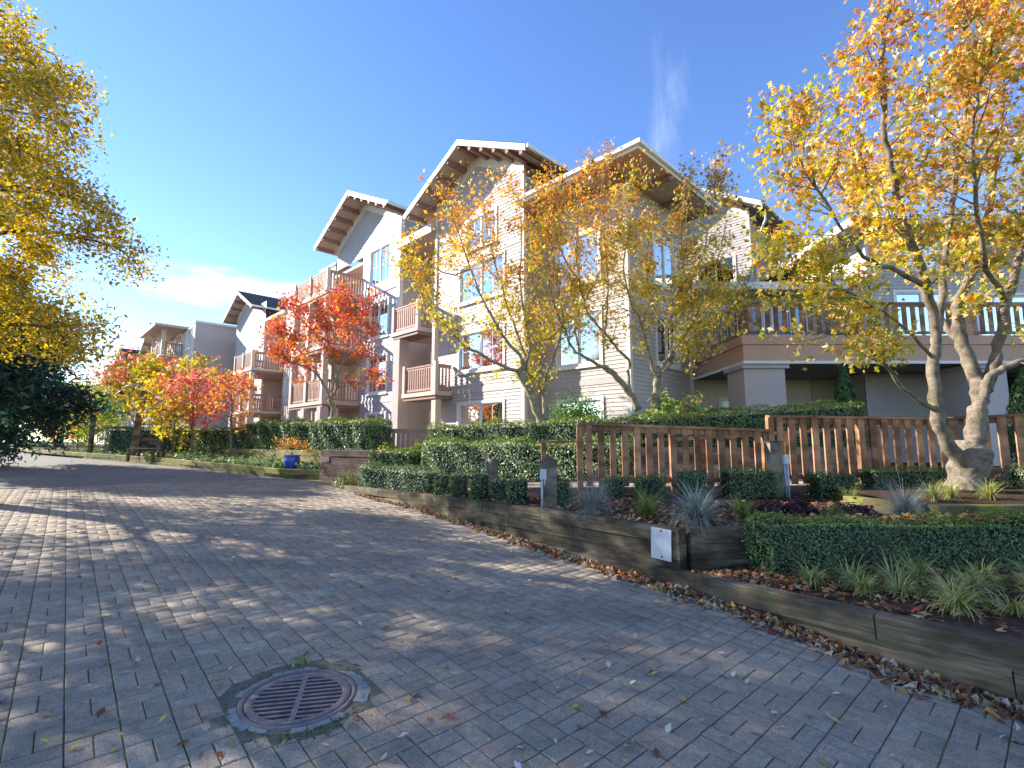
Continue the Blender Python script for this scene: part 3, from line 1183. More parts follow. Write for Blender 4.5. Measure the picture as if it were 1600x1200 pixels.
def core_box(root, x0, x1, y0, y1, z0, z1, mat='dark_room'):  # added dark box inside the thin wall sheets, stops light passing through
    m = MB()
    m.box(x0, x1, y0, y1, z0, z1)
    return m.build('light_stop_core', mat, root)


ST = 2.62                                             # storey height


def balcony(root, wall, s0, s1, o0, o1, w, sides='lfr', posts=(), slab=0.28, rail_h=1.0, name='balcony', railmat='balcony_wood'):
    """balcony > rail, baluster, post; its slab and fascia are its own mesh"""
    m = MB()
    wall.box(m, s0, s1, o0, o1, w - slab * 0.55, w)
    bal = m.build(name, 'balcony_trim', root)
    m = MB()
    wall.box(m, s0 + 0.05, s1 - 0.05, o0, o1 - 0.05, w - slab, w - slab * 0.55 - 0.001)
    m.build('fascia', 'beam_brown', bal)
    pw = 0.15
    P = lambda s, o: wall.p(s, o, 0)
    cs = []
    ins = 0.09
    if 'l' in sides:
        railing(bal, P(s0 + ins, o0), P(s0 + ins, o1 - ins - pw / 2), w, rail_h, railmat)
    if 'r' in sides:
        railing(bal, P(s1 - ins, o0), P(s1 - ins, o1 - ins - pw / 2), w, rail_h, railmat)
    if 'f' in sides:
        n = max(1, round((s1 - s0) / 2.2))
        for i in range(n):
            a = s0 + ins + pw / 2 + (s1 - s0 - 2 * ins - pw) * i / n + (pw / 2 if i else 0)
            b = s0 + ins + pw / 2 + (s1 - s0 - 2 * ins - pw) * (i + 1) / n - (pw / 2 if i < n - 1 else 0)
            railing(bal, P(a, o1 - ins), P(b, o1 - ins), w, rail_h, railmat)
            if i:
                cs.append(a - pw / 2)
        for s in [s0 + ins, s1 - ins] + cs:
            m = MB()
            wall.box(m, s - pw / 2, s + pw / 2, o1 - ins - pw / 2, o1 - ins + pw / 2, w + 0.001, w + rail_h + 0.12)
            m.build('post', 'balcony_trim', bal)
    return bal


# ------------------------------------------------------------------ main apartment building (wings stepping back along the road)
Z0 = 0.75
B1 = tag(empty('apartment_building', (0.4, 16.0, Z0), math.radians(-45)),
         'long grey lap sided apartment building with stepped gables and timber balconies', 'building')
# local x = towards the camera's right along the road, y = into the building; s on the road front runs with x
FR = Wall((0, 0), (1, 0), (0, -1))                     # the main road front
heads = 2.1
# --- gable wing nearest the camera, s from -4.9 to 0
wins = [(-3.35, -0.98, 0.55, 2.1), (-3.35, -0.98, ST + 0.75, ST + 2.1), (-3.35, -0.98, 2 * ST + 0.75, 2 * ST + 2.1), (-3.0, -1.4, 3 * ST + 0.15, 3 * ST + 1.25)]
roof, gab, pk = gable_roof(B1, FR, -4.9, 0.0, 10.45, 0.5, e=1.0, front=0.95, depth=7, outlook=5)
siding(B1, FR, -4.9, 0.0, -0.6, 9.4, wins)
siding(B1, FR, -4.9, 0.0, 9.4, pk, wins, gable=gab, mat='siding_blue_shade')  # same boards as below, the gable's shade put into their colour
for i, w in enumerate(wins):
    window(B1, FR, *w, lites=2, grid=True, blind=(0.85, 0.5, 0.4, 0)[i])
for w in (ST - 0.12, 2 * ST - 0.12, 3 * ST - 0.35):
    m = MB()
    FR.box(m, -4.9, -0.07, 0.0, 0.032, w, w + 0.17)
    m.build('belt_course', 'siding', B1)
corner_board(B1, 0.0, 0.0, -0.6, 10.33)
corner_board(B1, -4.9, 0.0, -0.6, 10.33)
core_box(B1, -4.7, -0.25, 0.9, 7, -0.6, 9.6)
RS = Wall((0, 0), (0, 1), (1, 0))                      # its right-hand return
siding(B1, RS, 0, 6.5, -0.6, 10.3)
LS = Wall((-4.9, 0), (0, 1), (-1, 0))
siding(B1, LS, 0, 1.4, -0.6, 10.3)
# --- lower block to the right, set back 0.74
F2 = Wall((0, 0.74), (1, 0), (0, -1))
wins = [(0.85, 2.5, 0.35, 2.0), (0.85, 2.5, ST + 0.55, ST + 2.15), (0.85, 2.5, 2 * ST + 0.6, 2 * ST + 2.1)]
siding(B1, F2, 0.02, 3.5, -0.6, 8.75, wins)
for i, w in enumerate(wins):
    window(B1, F2, *w, lites=2, grid=False, blind=(0.3, 0.9, 0.5)[i])
for w in (ST - 0.15, 2 * ST - 0.15):
    m = MB()
    F2.box(m, 0.03, 3.43, 0.0, 0.032, w, w + 0.17)
    m.build('belt_course', 'siding', B1)
corner_board(B1, 3.5, 0.74, -0.6, 8.75)
R2 = Wall((3.5, 0.74), (0, 1), (1, 0))
wins = [(1.6, 3.0, ST + 0.6, ST + 2.1), (1.6, 3.0, 2 * ST + 0.6, 2 * ST + 2.1)]
siding(B1, R2, 0, 3.9, -0.6, 8.75, wins)
for w in wins:
    window(B1, R2, *w, lites=2, grid=False, blind=0.4)
core_box(B1, 0.3, 2.6, 1.6, 4.4, -0.6, 8.6)
corner_board(B1, 3.5, 4.64, -0.6, 8.75)
# hip roof over it
ov = 1.12
ex0, ex1, ey0, ey1, ez = 0.02, 3.5 + ov, 0.74 - ov, 4.9, 8.62
m = MB()
m.add([(ex0, ey0, ez), (ex1, ey0, ez), (ex1, ey1, ez), (ex0, ey1, ez)], [(3, 2, 1, 0)], 1)
m.add([(ex0, ey0 - 0.02, ez + 0.20), (ex1 + 0.02, ey0 - 0.02, ez + 0.20), (ex1 + 0.02, ey1, ez + 0.20), (ex0, ey0 + 2.6, ez + 1.35), (ex1 - 2.6, ey0 + 2.6, ez + 1.35), (ex1 - 2.6, ey1, ez + 1.35)],
      [(0, 1, 4, 3), (1, 2, 5, 4), (3, 4, 5), (2, 5, 4)], 0)
hip = m.build('hip_roof', ['shingles', 'soffit'], B1)
m = MB()
m.box(ex0, ex1, ey0 - 0.03, ey0 - 0.001, ez - 0.02, ez + 0.18)
m.box(ex1 + 0.001, ex1 + 0.03, ey0 - 0.03, ey1, ez - 0.02, ez + 0.18)
m.build('fascia', 'trim_white', hip)
m = MB()
m.box(ex0, ex1 + 0.13, ey0 - 0.13, ey0 - 0.031, ez + 0.07, ez + 0.19)
m.box(ex1 + 0.031, ex1 + 0.13, ey0 - 0.03, ey1, ez + 0.07, ez + 0.19)
m.build('gutter', 'trim_white', hip)
for (x, y0, y1) in ((0.9, ey0, 0.74), (2.3, ey0, 0.74), (3.5, ey0, 0.74)):
    m = MB()
    m.box(x - 0.06, x + 0.06, y0 + 0.03, y1 - 0.05, ez - 0.16, ez - 0.002)
    m.build('outlooker', 'beam_brown', hip)
for y in (1.5, 3.0, 4.5):
    m = MB()
    m.box(3.56, ex1 - 0.03, y - 0.06, y + 0.06, ez - 0.16, ez - 0.002)
    m.build('outlooker', 'beam_brown', hip)
# --- gable wing far behind, seen over the lower roof
FB = Wall((0, 10.2), (1, 0), (0, -1))
roofb, gabb, pkb = gable_roof(B1, FB, -0.9, 3.8, 10.96, 0.6, e=0.86, front=0.9, depth=6, outlook=4)
siding(B1, FB, -0.9, 3.8, -0.6, pkb, [(1.5, 3.1, 7.3, 8.9)], gable=gabb)
window(B1, FB, 1.5, 3.1, 7.3, 8.9, lites=2, grid=False, blind=0.3)
corner_board(B1, 3.8, 10.2, -0.6, 10.9)
siding(B1, Wall((3.8, 10.2), (0, 1), (1, 0)), 0, 5, -0.6, 10.9)
core_box(B1, -0.6, 3.4, 11.2, 15, -0.6, 10.7)
m = MB()
m.tube([(4.55, 10.0, 10.45), (4.55, 10.05, 10.1), (3.92, 10.6, 9.3), (3.92, 10.6, 0)], [0.05] * 4, 8)
m.build('downpipe', 'trim_white', B1)
# --- recessed balcony bay left of the near gable
FRc = Wall((0, 1.5), (1, 0), (0, -1))
wins = [(-7.2, -5.4, 0.1, 2.05), (-7.2, -5.4, ST + 0.1, ST + 2.05), (-7.2, -5.4, 2 * ST + 0.1, 2 * ST + 2.05), (-7.2, -5.6, 3 * ST + 0.05, 3 * ST + 1.35)]
siding(B1, FRc, -7.65, -4.9, -0.6, 9.75, wins)
for i, w in enumerate(wins):
    window(B1, FRc, *w, lites=2, grid=False, blind=(0, 0.3, 0, 0.2)[i], door=(i < 3))
core_box(B1, -7.5, -4.95, 2.4, 6, -0.6, 9.7)
m = MB()
m.box(-7.65, -4.9, -0.25, 1.5, 9.32, 9.55)
m.build('bay_soffit', 'soffit', B1)
m = MB()
m.box(-7.65, -4.95, -0.32, -0.251, 9.28, 9.60)
m.build('bay_fascia', 'trim_white', B1)
for w, a, b in ((ST, -5.97, -3.72), (2 * ST, -6.9, -4.95)):
    bal = balcony(B1, FR, a, b, 0.06, 0.85, w, 'lfr', rail_h=1.0)
    m = MB()
    m.box(a, -4.98, 0.0 - 0.055, 1.45, w - 0.2, w - 0.02)
    m.build('inner_slab', 'balcony_trim', bal)
for (x, y, wd, w0, w1, mt) in ((-6.55, -0.55, 0.46, -0.6, 2 * ST - 0.29, 'stucco'), (-3.95, -0.62, 0.26, -0.6, ST - 0.29, 'balcony_trim'), (-3.95, -0.72, 0.17, ST + 0.0, 2 * ST + 0.0, 'balcony_trim')):
    m = MB()
    m.box(x - wd / 2, x + wd / 2, y - wd / 2, y + wd / 2, w0, w1)
    m.build('pillar', mt, B1)
# --- second gable wing, s -14.4 to -7.65: window bay at right, balcony stack at left
top2 = 11.25
roof2, gab2, pk2 = gable_roof(B1, FR, -14.0, -8.0, 11.40, 0.5, e=0.68, front=1.0, depth=6, outlook=5)
wins = [(-10.3, -8.6, 0.4, 2.0), (-10.3, -8.6, ST + 0.4, ST + 2.05), (-10.3, -8.6, 2 * ST + 0.4, 2 * ST + 2.05), (-10.35, -8.55, 3 * ST + 0.35, 3 * ST + 2.1)]
siding(B1, FR, -11.0, -7.65, -0.6, pk2, wins, gable=lambda w: gab2(w) if w > 11.35 else (-11.0, -7.65), mat='siding_blue_shade')
siding(B1, FR, -14.0, -11.0, 3 * ST + 2.1, pk2, (), gable=gab2, mat='siding_blue_shade')
for i, w in enumerate(wins):
    window(B1, FR, *w, lites=2, grid=True, blind=(0.3, 0.2, 0.3, 0.6)[i])
m = MB()
FR.box(m, -11.0, -7.66, 0.024, 0.06, 3 * ST - 0.15, 3 * ST + 0.25)
FR.box(m, -11.0, -10.45, 0.024, 0.05, 3 * ST + 0.25, 3 * ST + 2.7)
FR.box(m, -8.44, -7.66, 0.024, 0.05, 3 * ST + 0.25, 3 * ST + 2.7)
FR.box(m, -10.45, -8.44, 0.024, 0.05, 3 * ST + 2.21, 3 * ST + 2.7)
m.build('bay_panel', 'trim', B1)
for w in (ST - 0.12, 2 * ST - 0.12):
    m = MB()
    FR.box(m, -11.0, -7.7, 0.0, 0.032, w, w + 0.17)
    m.build('belt_course', 'siding_blue_shade', B1)
corner_board(B1, -7.65, 0.0, -0.6, 10.9, 0.2)
siding(B1, Wall((-7.65, 0), (0, 1), (1, 0)), 0, 1.5, -0.6, 10.9, mat='siding')
core_box(B1, -13.8, -7.9, 2.6, 6, -0.6, 10.8)
F2r = Wall((0, 1.3), (1, 0), (0, -1))
wins = [(-13.6, -11.6, i * ST + 0.1, i * ST + 2.05) for i in range(4)]
flat_wall(B1, F2r, -14.6, -11.0, -0.6, 10.2, wins, 'stucco_cream')
for w in wins:
    window(B1, F2r, *w, lites=2, grid=False, blind=0.2, door=True)
flat_wall(B1, Wall((-11.0, 0.0), (0, 1), (-1, 0)), 0, 1.12, -0.6, 10.0, (), 'stucco_cream')
m = MB()
m.box(-14.6, -11.2, 0.03, 1.1, 9.6, 9.75)
m.build('bay_soffit', 'soffit', B1)


def balcony_stack(root, s0, s1, o1, levels, top):
    for i in levels:
        balcony(root, FR, s0, s1, -1.1, o1, i * ST, 'lfr', rail_h=1.0)
    nlev = max(levels)
    for s in (s0 + 0.14, (s0 + s1) / 2, s1 - 0.14):
        for i in range(0, nlev):
            m = MB()
            q = 0.12 if i else 0.19
            FR.box(m, s - q, s + q, o1 - 0.12 - q, o1 - 0.12 + q, (i * ST + 0.003) if i else -0.6, (i + 1) * ST - 0.285)
            m.build('pillar', 'stucco' if i == 0 else 'balcony_trim', root)


balcony_stack(B1, -15.0, -11.05, 1.85, (1, 2, 3), 10)
flat_wall(B1, Wall((0, -1.4), (1, 0), (0, -1)), -11.9, -11.1, -0.6, ST - 0.3, (), 'stucco', th=0.4)
# --- flat topped stucco masses between the wings
for (a, b, y0, tp, mt) in ((-16.6, -14.65, 0.2, 10.55, 'stucco_cream'), (-19.0, -16.65, 0.1, 10.3, 'stucco_cream'), (-21.0, -19.05, 0.0, 9.9, 'stucco_cream')):
    FW = Wall((0, y0), (1, 0), (0, -1))
    wn_ = [(a + 0.5, b - 0.5, i * ST + 0.6, i * ST + 2.0) for i in range(3)]
    flat_wall(B1, FW, a, b, -0.6, tp, wn_, mt)
    for w in wn_:
        window(B1, FW, *w, lites=2, grid=True, blind=0.3)
    flat_wall(B1, Wall((b, y0 + 0.001), (0, 1), (1, 0)), 0.0, 3.0, -0.6, tp - 0.002, (), mt)
    core_box(B1, a + 0.2, b - 0.2, y0 + 1.0, y0 + 5, -0.6, tp - 0.05)
    m = MB()
    m.box(a - 0.06, b + 0.06, y0 - 0.06, y0 + 4, tp, tp + 0.10)
    m.build('parapet_cap', 'trim_white', B1)
    for w in (ST, 2 * ST, 3 * ST + 0.2, tp - 0.55):
        m = MB()
        FW.box(m, a, b, 0.001, 0.02, w - 0.03, w + 0.03)
        m.build('reveal_band', 'siding', B1)
# --- third gable wing
roof3, gab3, pk3 = gable_roof(B1, FR, -31.2, -26.2, 10.5, 0.5, e=0.9, front=0.8, depth=7, outlook=4)
wins = [(-27.6, -25.8, i * ST + 0.5, i * ST + 2.0) for i in range(3)] + [(-30.4, -28.8, i * ST + 0.5, i * ST + 2.0) for i in range(3)]
siding(B1, FR, -31.2, -24.8, -0.6, pk3, wins, gable=lambda w: gab3(w) if w > 10.5 else (-31.2, -24.8), mat='siding_blue_shade')
for w in wins:
    window(B1, FR, *w, lites=2, grid=True, blind=0.3)
corner_board(B1, -24.8, 0.0, -0.6, 9.0)
siding(B1, Wall((-24.8, 0), (0, 1), (1, 0)), 0, 1.3, -0.6, 8.95)
m = MB()
m.box(-24.75, -21.05, -0.15, 3, 8.95, 9.15)
m.build('parapet_cap', 'trim_white', B1)
F3r = Wall((0, 1.3), (1, 0), (0, -1))
wins = [(-24.0, -22.0, i * ST + 0.1, i * ST + 2.05) for i in range(3)]
flat_wall(B1, F3r, -24.75, -21.05, -0.6, 8.94, wins, 'stucco_cream')
for w in wins:
    window(B1, F3r, *w, lites=2, grid=False, door=True)
core_box(B1, -31, -24.9, 2.6, 6, -0.6, 9.2)
core_box(B1, -24.7, -21.1, 2.6, 6, -0.6, 8.8)
balcony_stack(B1, -24.7, -21.15, 1.85, (1, 2), 8)

# --- second apartment building farther along
B2 = tag(empty('apartment_building', (0.4, 16.0, Z0), math.radians(-45)),
         'farther apartment building with blank stucco end wall and dark gabled roofs', 'building')
y0 = -2.3
F4 = Wall((0, y0), (1, 0), (0, -1))
flat_wall(B2, Wall((-33.6, y0), (0, 1), (1, 0)), 0, 7, -0.6, 10.1, (), 'stucco', th=0.3)
m = MB()
m.box(-34.0, -33.5, y0 - 0.05, y0 + 7.1, 10.1, 10.28)
m.build('parapet_cap', 'trim_white', B2)
m = MB()
m.box(-33.62, -33.585, y0, y0 + 7, 4 * ST - 3.72, 4 * ST - 3.66)
m.build('reveal_band', 'siding', B2)
wins = [(-36.2, -34.6, i * ST + 0.4, i * ST + 2.0) for i in range(4)] + [(-40.2, -38.2, i * ST + 0.1, i * ST + 2.05) for i in range(4)]
flat_wall(B2, F4, -44, -33.9, -0.6, 9.9, wins, 'stucco_cream')
for i, w in enumerate(wins):
    window(B2, F4, *w, lites=2, grid=False, door=i > 3)
core_box(B2, -43.8, -34.0, y0 + 1.0, y0 + 6, -0.6, 9.8)
for i in (1, 2, 3):
    balcony(B2, F4, -42.0, -37.4, 0.0, 1.5, i * ST, 'lfr')
m = MB()
F4.box(m, -43.5, -36.2, -0.3, 2.2, 10.0, 10.18)
prf = m.build('porch_roof', 'soffit', B2)
m = MB()
F4.box(m, -43.55, -36.15, 2.201, 2.26, 9.95, 10.30)
m.build('fascia', 'trim_white', prf)
for s in (-41.8, -37.6):
    m = MB()
    F4.box(m, s - 0.14, s + 0.14, 1.25, 1.5, 3 * ST + 0.003, 9.99)
    m.build('pillar', 'balcony_trim', B2)
for (sa, sb, tp) in ((-52.6, -45.0, 11.2), (-74, -66, 11.4)):
    rf, gb, pk = gable_roof(B2, F4, sa, sb, tp - 0.9, 0.55, e=0.8, front=0.8, depth=9, outlook=3)
    wn_ = [(sa + 1.4, sa + 3.2, i * ST + 0.5, i * ST + 2.0) for i in range(4)] + [(sb - 3.0, sb - 1.4, i * ST + 0.5, i * ST + 2.0) for i in range(4)]
    siding(B2, F4, sa, sb, -0.6, pk, wn_, gable=gb, lap=0.25, mat='siding_blue_shade')
    for w in wn_:
        window(B2, F4, *w, lites=2, grid=False)
    core_box(B2, sa + 0.2, sb - 0.2, y0 + 1, y0 + 7, -0.6, tp - 1.0)
    siding(B2, Wall((sb, y0), (0, 1), (1, 0)), 0, 7, -0.6, tp - 0.9, lap=0.25)
    for i in (1, 2, 3):
        balcony(B2, F4, sb - 4.6, sb - 3.2, 0.0, 1.4, i * ST, 'lfr')
for (sa, sb, tp) in ((-66, -52.6, 9.6), (-95, -74, 9.8)):
    wn_ = [(sa + 1.5 + q * 3.2, sa + 3.0 + q * 3.2, i * ST + 0.5, i * ST + 2.0) for i in range(3) for q in range(int((sb - sa - 2) / 3.2))]
    flat_wall(B2, F4, sa, sb, -0.6, tp, wn_, 'stucco_cream')
    for w in wn_:
        window(B2, F4, *w, lites=1, grid=False)
    core_box(B2, sa, sb, y0 + 1, y0 + 6, -0.6, tp - 0.1)
    m = MB()
    m.box(sa, sb, y0 - 0.7, y0 + 7, tp, tp + 0.25)
    m.build('parapet_cap', 'trim', B2)

# ------------------------------------------------------------------ entrance building with the raised deck, square to the camera
B3 = tag(empty('entrance_building', (6.68, 14.0, 0.8)), 'grey sided entrance building with a raised deck over a shaded porch', 'building')
DK = 3.72                                              # deck level over this building's floor
FD = Wall((0, 0), (1, 0), (0, -1))
m = MB()
m.box(0, 16, 0.0, 4.4, DK - 0.16, DK)
deck = m.build('deck', 'deck_fascia', B3)
m = MB()
m.box(-0.03, 16, -0.03, -0.001, DK - 0.74, DK - 0.18)
m.box(-0.03, -0.001, 0, 4.4, DK - 0.74, DK - 0.18)
m.build('fascia', 'deck_fascia', deck)
m = MB()
m.box(-0.075, 16, -0.075, -0.031, DK - 0.24, DK + 0.02)
m.box(-0.075, -0.031, -0.031, 4.4, DK - 0.24, DK + 0.02)
m.build('nosing', 'deck_fascia', deck)
m = MB()
m.box(-0.055, 16, -0.055, -0.031, DK - 0.80, DK - 0.72)
m.box(-0.055, -0.031, -0.031, 4.4, DK - 0.80, DK - 0.72)
m.build('drip_trim', 'trim_white', deck)
m = MB()
m.box(0, 16, 0, 4.4, DK - 0.76, DK - 0.70)
m.build('porch_ceiling', 'ceiling_grey', B3)
for i, x in enumerate((0.07, 3.3, 6.6, 9.9, 13.2)):
    m = MB()
    m.box(x - 0.10, x + 0.10, 0.02, 0.22, DK + 0.003, DK + 1.12)
    m.build('post', 'fence_red', deck)
xs = [0.07, 3.3, 6.6, 9.9, 13.2]
for a, b in zip(xs[:-1], xs[1:]):
    railing(deck, (a + 0.1, 0.12), (b - 0.1, 0.12), DK, 1.02, 'fence_red', bw=0.13, bt=0.03, gap=0.25, rail_mat='fence_rail', bottom=0.14)
railing(deck, (0.07, 0.22), (0.07, 4.3), DK, 1.02, 'fence_red', bw=0.11, bt=0.03, gap=0.22, rail_mat='fence_rail', bottom=0.14)
for (x0, x1) in ((0.02, 1.2), (6.6, 7.6)):
    m = MB()
    m.box(x0, x1, 0.10, 1.2, -0.8, DK - 0.86)
    pl = m.build('column', 'stucco', B3)
    m = MB()
    m.box(x0 - 0.08, x1 + 0.10, 0.02, 1.28, DK - 0.92, DK - 0.801)
    m.build('capital', 'siding_blue_shade', pl)
# porch back walls
FBK = Wall((0, 3.8), (1, 0), (0, -1))
siding(B3, FBK, 4.2, 16, -0.6, DK - 0.76, [(7.4, 9.2, 0.0, 2.1)])
window(B3, FBK, 7.4, 9.2, 0.0, 2.1, lites=2, grid=False, door=True)
flat_wall(B3, FBK, -0.6, 4.19, -0.6, DK - 0.77, [(0.9, 2.3, 0.0, 2.2)], 'stucco_cream')
window(B3, FBK, 0.9, 2.3, 0.0, 2.2, lites=2, grid=False, door=True)
siding(B3, Wall((5.0, 2.2), (1, 0), (0, -1)), 0, 4.5, -0.6, DK - 0.77, mat='siding_blue_shade')  # bluer copy of the siding, porch shade put into its colour
siding(B3, Wall((5.0, 2.2), (0, 1), (-1, 0)), 0, 1.6, -0.6, DK - 0.77)
# upper storey behind the deck
FU = Wall((0, 4.4), (1, 0), (0, -1))
wins = [(0.9, 2.9, DK + 0.25, DK + 2.05), (3.3, 4.6, DK + 0.1, DK + 2.1)]
siding(B3, FU, 0.3, 5.6, DK, DK + 2.55, wins)
for w in wins:
    window(B3, FU, *w, lites=2, grid=False, blind=0.3)
siding(B3, Wall((0.3, 4.4), (0, 1), (-1, 0)), 0, 5, -0.6, DK + 2.55)
core_box(B3, 0.6, 5.4, 5.3, 9, -0.6, DK + 2.5)
m = MB()
m.box(-0.2, 5.7, 3.45, 9.4, DK + 2.56, DK + 2.62)
pr = m.build('porch_roof', 'soffit', B3)
m = MB()
m.box(-0.25, 5.7, 3.38, 3.449, DK + 2.50, DK + 2.76)
m.box(-0.27, -0.201, 3.45, 9.4, DK + 2.50, DK + 2.76)
m.build('fascia', 'trim_white', pr)
m = MB()
m.box(-0.2, 5.7, 3.45, 9.4, DK + 2.63, DK + 2.70)
m.build('membrane', 'shingles', pr)
# taller block at right, its left wall catching the sun
FQ = Wall((0, 2.6), (1, 0), (0, -1))
wins = [(6.6, 8.4, DK + 0.1, DK + 2.1), (9.4, 11.4, DK + 0.5, DK + 2.0), (6.8, 8.2, DK + 3.0, DK + 4.2)]
siding(B3, FQ, 5.7, 16, DK, DK + 4.4, wins)
for w in wins:
    window(B3, FQ, *w, lites=2, grid=False, blind=0.4)
siding(B3, Wall((5.7, 2.6), (0, 1), (-1, 0)), 0, 7, DK, DK + 4.4, mat='trim_white')  # white colour stands for the sunlight on this side wall
corner_board(B3, 5.7, 2.6, DK, DK + 4.4)
core_box(B3, 6.0, 15.8, 3.4, 9, -0.6, DK + 4.3)
m = MB()
m.add([(4.75, 1.7, DK + 4.25), (17, 1.7, DK + 4.25), (17, 10, DK + 4.25), (4.75, 10, DK + 4.25)], [(3, 2, 1, 0)], 1)
m.add([(4.72, 1.67, DK + 4.48), (17, 1.67, DK + 4.48), (17, 10, DK + 4.48), (4.72, 10, DK + 4.48), (8.5, 5.2, DK + 6.0), (17, 5.2, DK + 6.0), (17, 10, DK + 6), (8.5, 10, DK + 6)],
      [(0, 1, 5, 4), (0, 4, 7, 3)], 0)
hr = m.build('hip_roof', ['shingles', 'soffit'], B3)
m = MB()
m.box(4.70, 17, 1.62, 1.699, DK + 4.2, DK + 4.46)
m.box(4.67, 4.749, 1.62, 10, DK + 4.2, DK + 4.46)
m.build('fascia', 'trim_white', hr)
for y in (3.0, 5.0, 7.0):
    m = MB()
    m.box(4.8, 5.66, y - 0.07, y + 0.07, DK + 4.06, DK + 4.248)
    m.build('outlooker', 'beam_brown', hr)


# ------------------------------------------------------------------ foliage helpers
NR = np.random.RandomState(11)
SHAPES = {
    'oval': (np.array([(0, -0.5, 0), (0.30, 0.0, 0.07), (0, 0.5, 0), (-0.30, 0.0, 0.07)]), np.array([(0, 1, 2, 3)])),
    'long': (np.array([(0, -0.5, 0), (0.17, -0.05, 0.05), (0, 0.5, -0.1), (-0.17, -0.05, 0.05)]), np.array([(0, 1, 2, 3)])),
    'maple': (np.array([(0, -0.5, 0), (0.17, 0.0, 0.02), (0, 0.56, -0.10), (-0.17, 0.0, 0.02),
                        (-0.12, 0.02, 0.02), (-0.55, 0.16, -0.12), (-0.20, -0.26, 0.0),
                        (0.20, -0.26, 0.0), (0.55, 0.16, -0.12), (0.12, 0.02, 0.02)]),
              np.array([(0, 1, 2, 3), (0, 4, 5, 6), (0, 7, 8, 9)])),
}


def leaf_arrays(P, Nm, size, shape, rs, roll=None):
    """leaves at P with face normals near Nm; returns vertices, quads, quads per leaf"""
    S, F = SHAPES[shape]
    n = len(P)
    Nm = Nm / (np.linalg.norm(Nm, axis=1, keepdims=True) + 1e-9)
    T = rs.normal(size=(n, 3)) if roll is None else roll
    T = T - (T * Nm).sum(1, keepdims=True) * Nm
    T /= np.linalg.norm(T, axis=1, keepdims=True) + 1e-9
    B = np.cross(Nm, T)
    V = P[:, None, :] + size[:, None, None] * (S[None, :, 0:1] * B[:, None, :] + S[None, :, 1:2] * T[:, None, :] + S[None, :, 2:3] * Nm[:, None, :])
    Q = np.arange(n)[:, None, None] * len(S) + F[None]
    return V.reshape(-1, 3), Q.reshape(-1, 4), len(F)


def pick(rs, n, palette, weights=None):
    pal = np.array(palette)
    w = None if weights is None else np.array(weights) / np.sum(weights)
    c = pal[rs.choice(len(pal), n, p=w)]
    return np.clip(c * rs.uniform(0.72, 1.28, (n, 1)) * rs.uniform(0.93, 1.07, (n, 3)), 0, 0.95)


def leaf_object(name, P, Nm, size, colors, shape, mat, parent=None, seed=1, extra=None):
    rs = np.random.RandomState(seed)
    V, Q, k_ = leaf_arrays(P, Nm, size, shape, rs)
    C = np.repeat(colors, k_, axis=0)
    return link(bpy.data.objects.new(name, quad_mesh(name, V, Q, mat, C)), parent)


GREEN = [(0.09, 0.155, 0.04), (0.12, 0.20, 0.055), (0.155, 0.24, 0.075), (0.065, 0.12, 0.036)]
GREEN_BLUE = [(0.08, 0.14, 0.05), (0.11, 0.185, 0.07), (0.155, 0.235, 0.10), (0.05, 0.095, 0.04)]
GREEN_GREY = [(0.20, 0.27, 0.10), (0.26, 0.33, 0.14), (0.33, 0.39, 0.20), (0.12, 0.18, 0.065)]


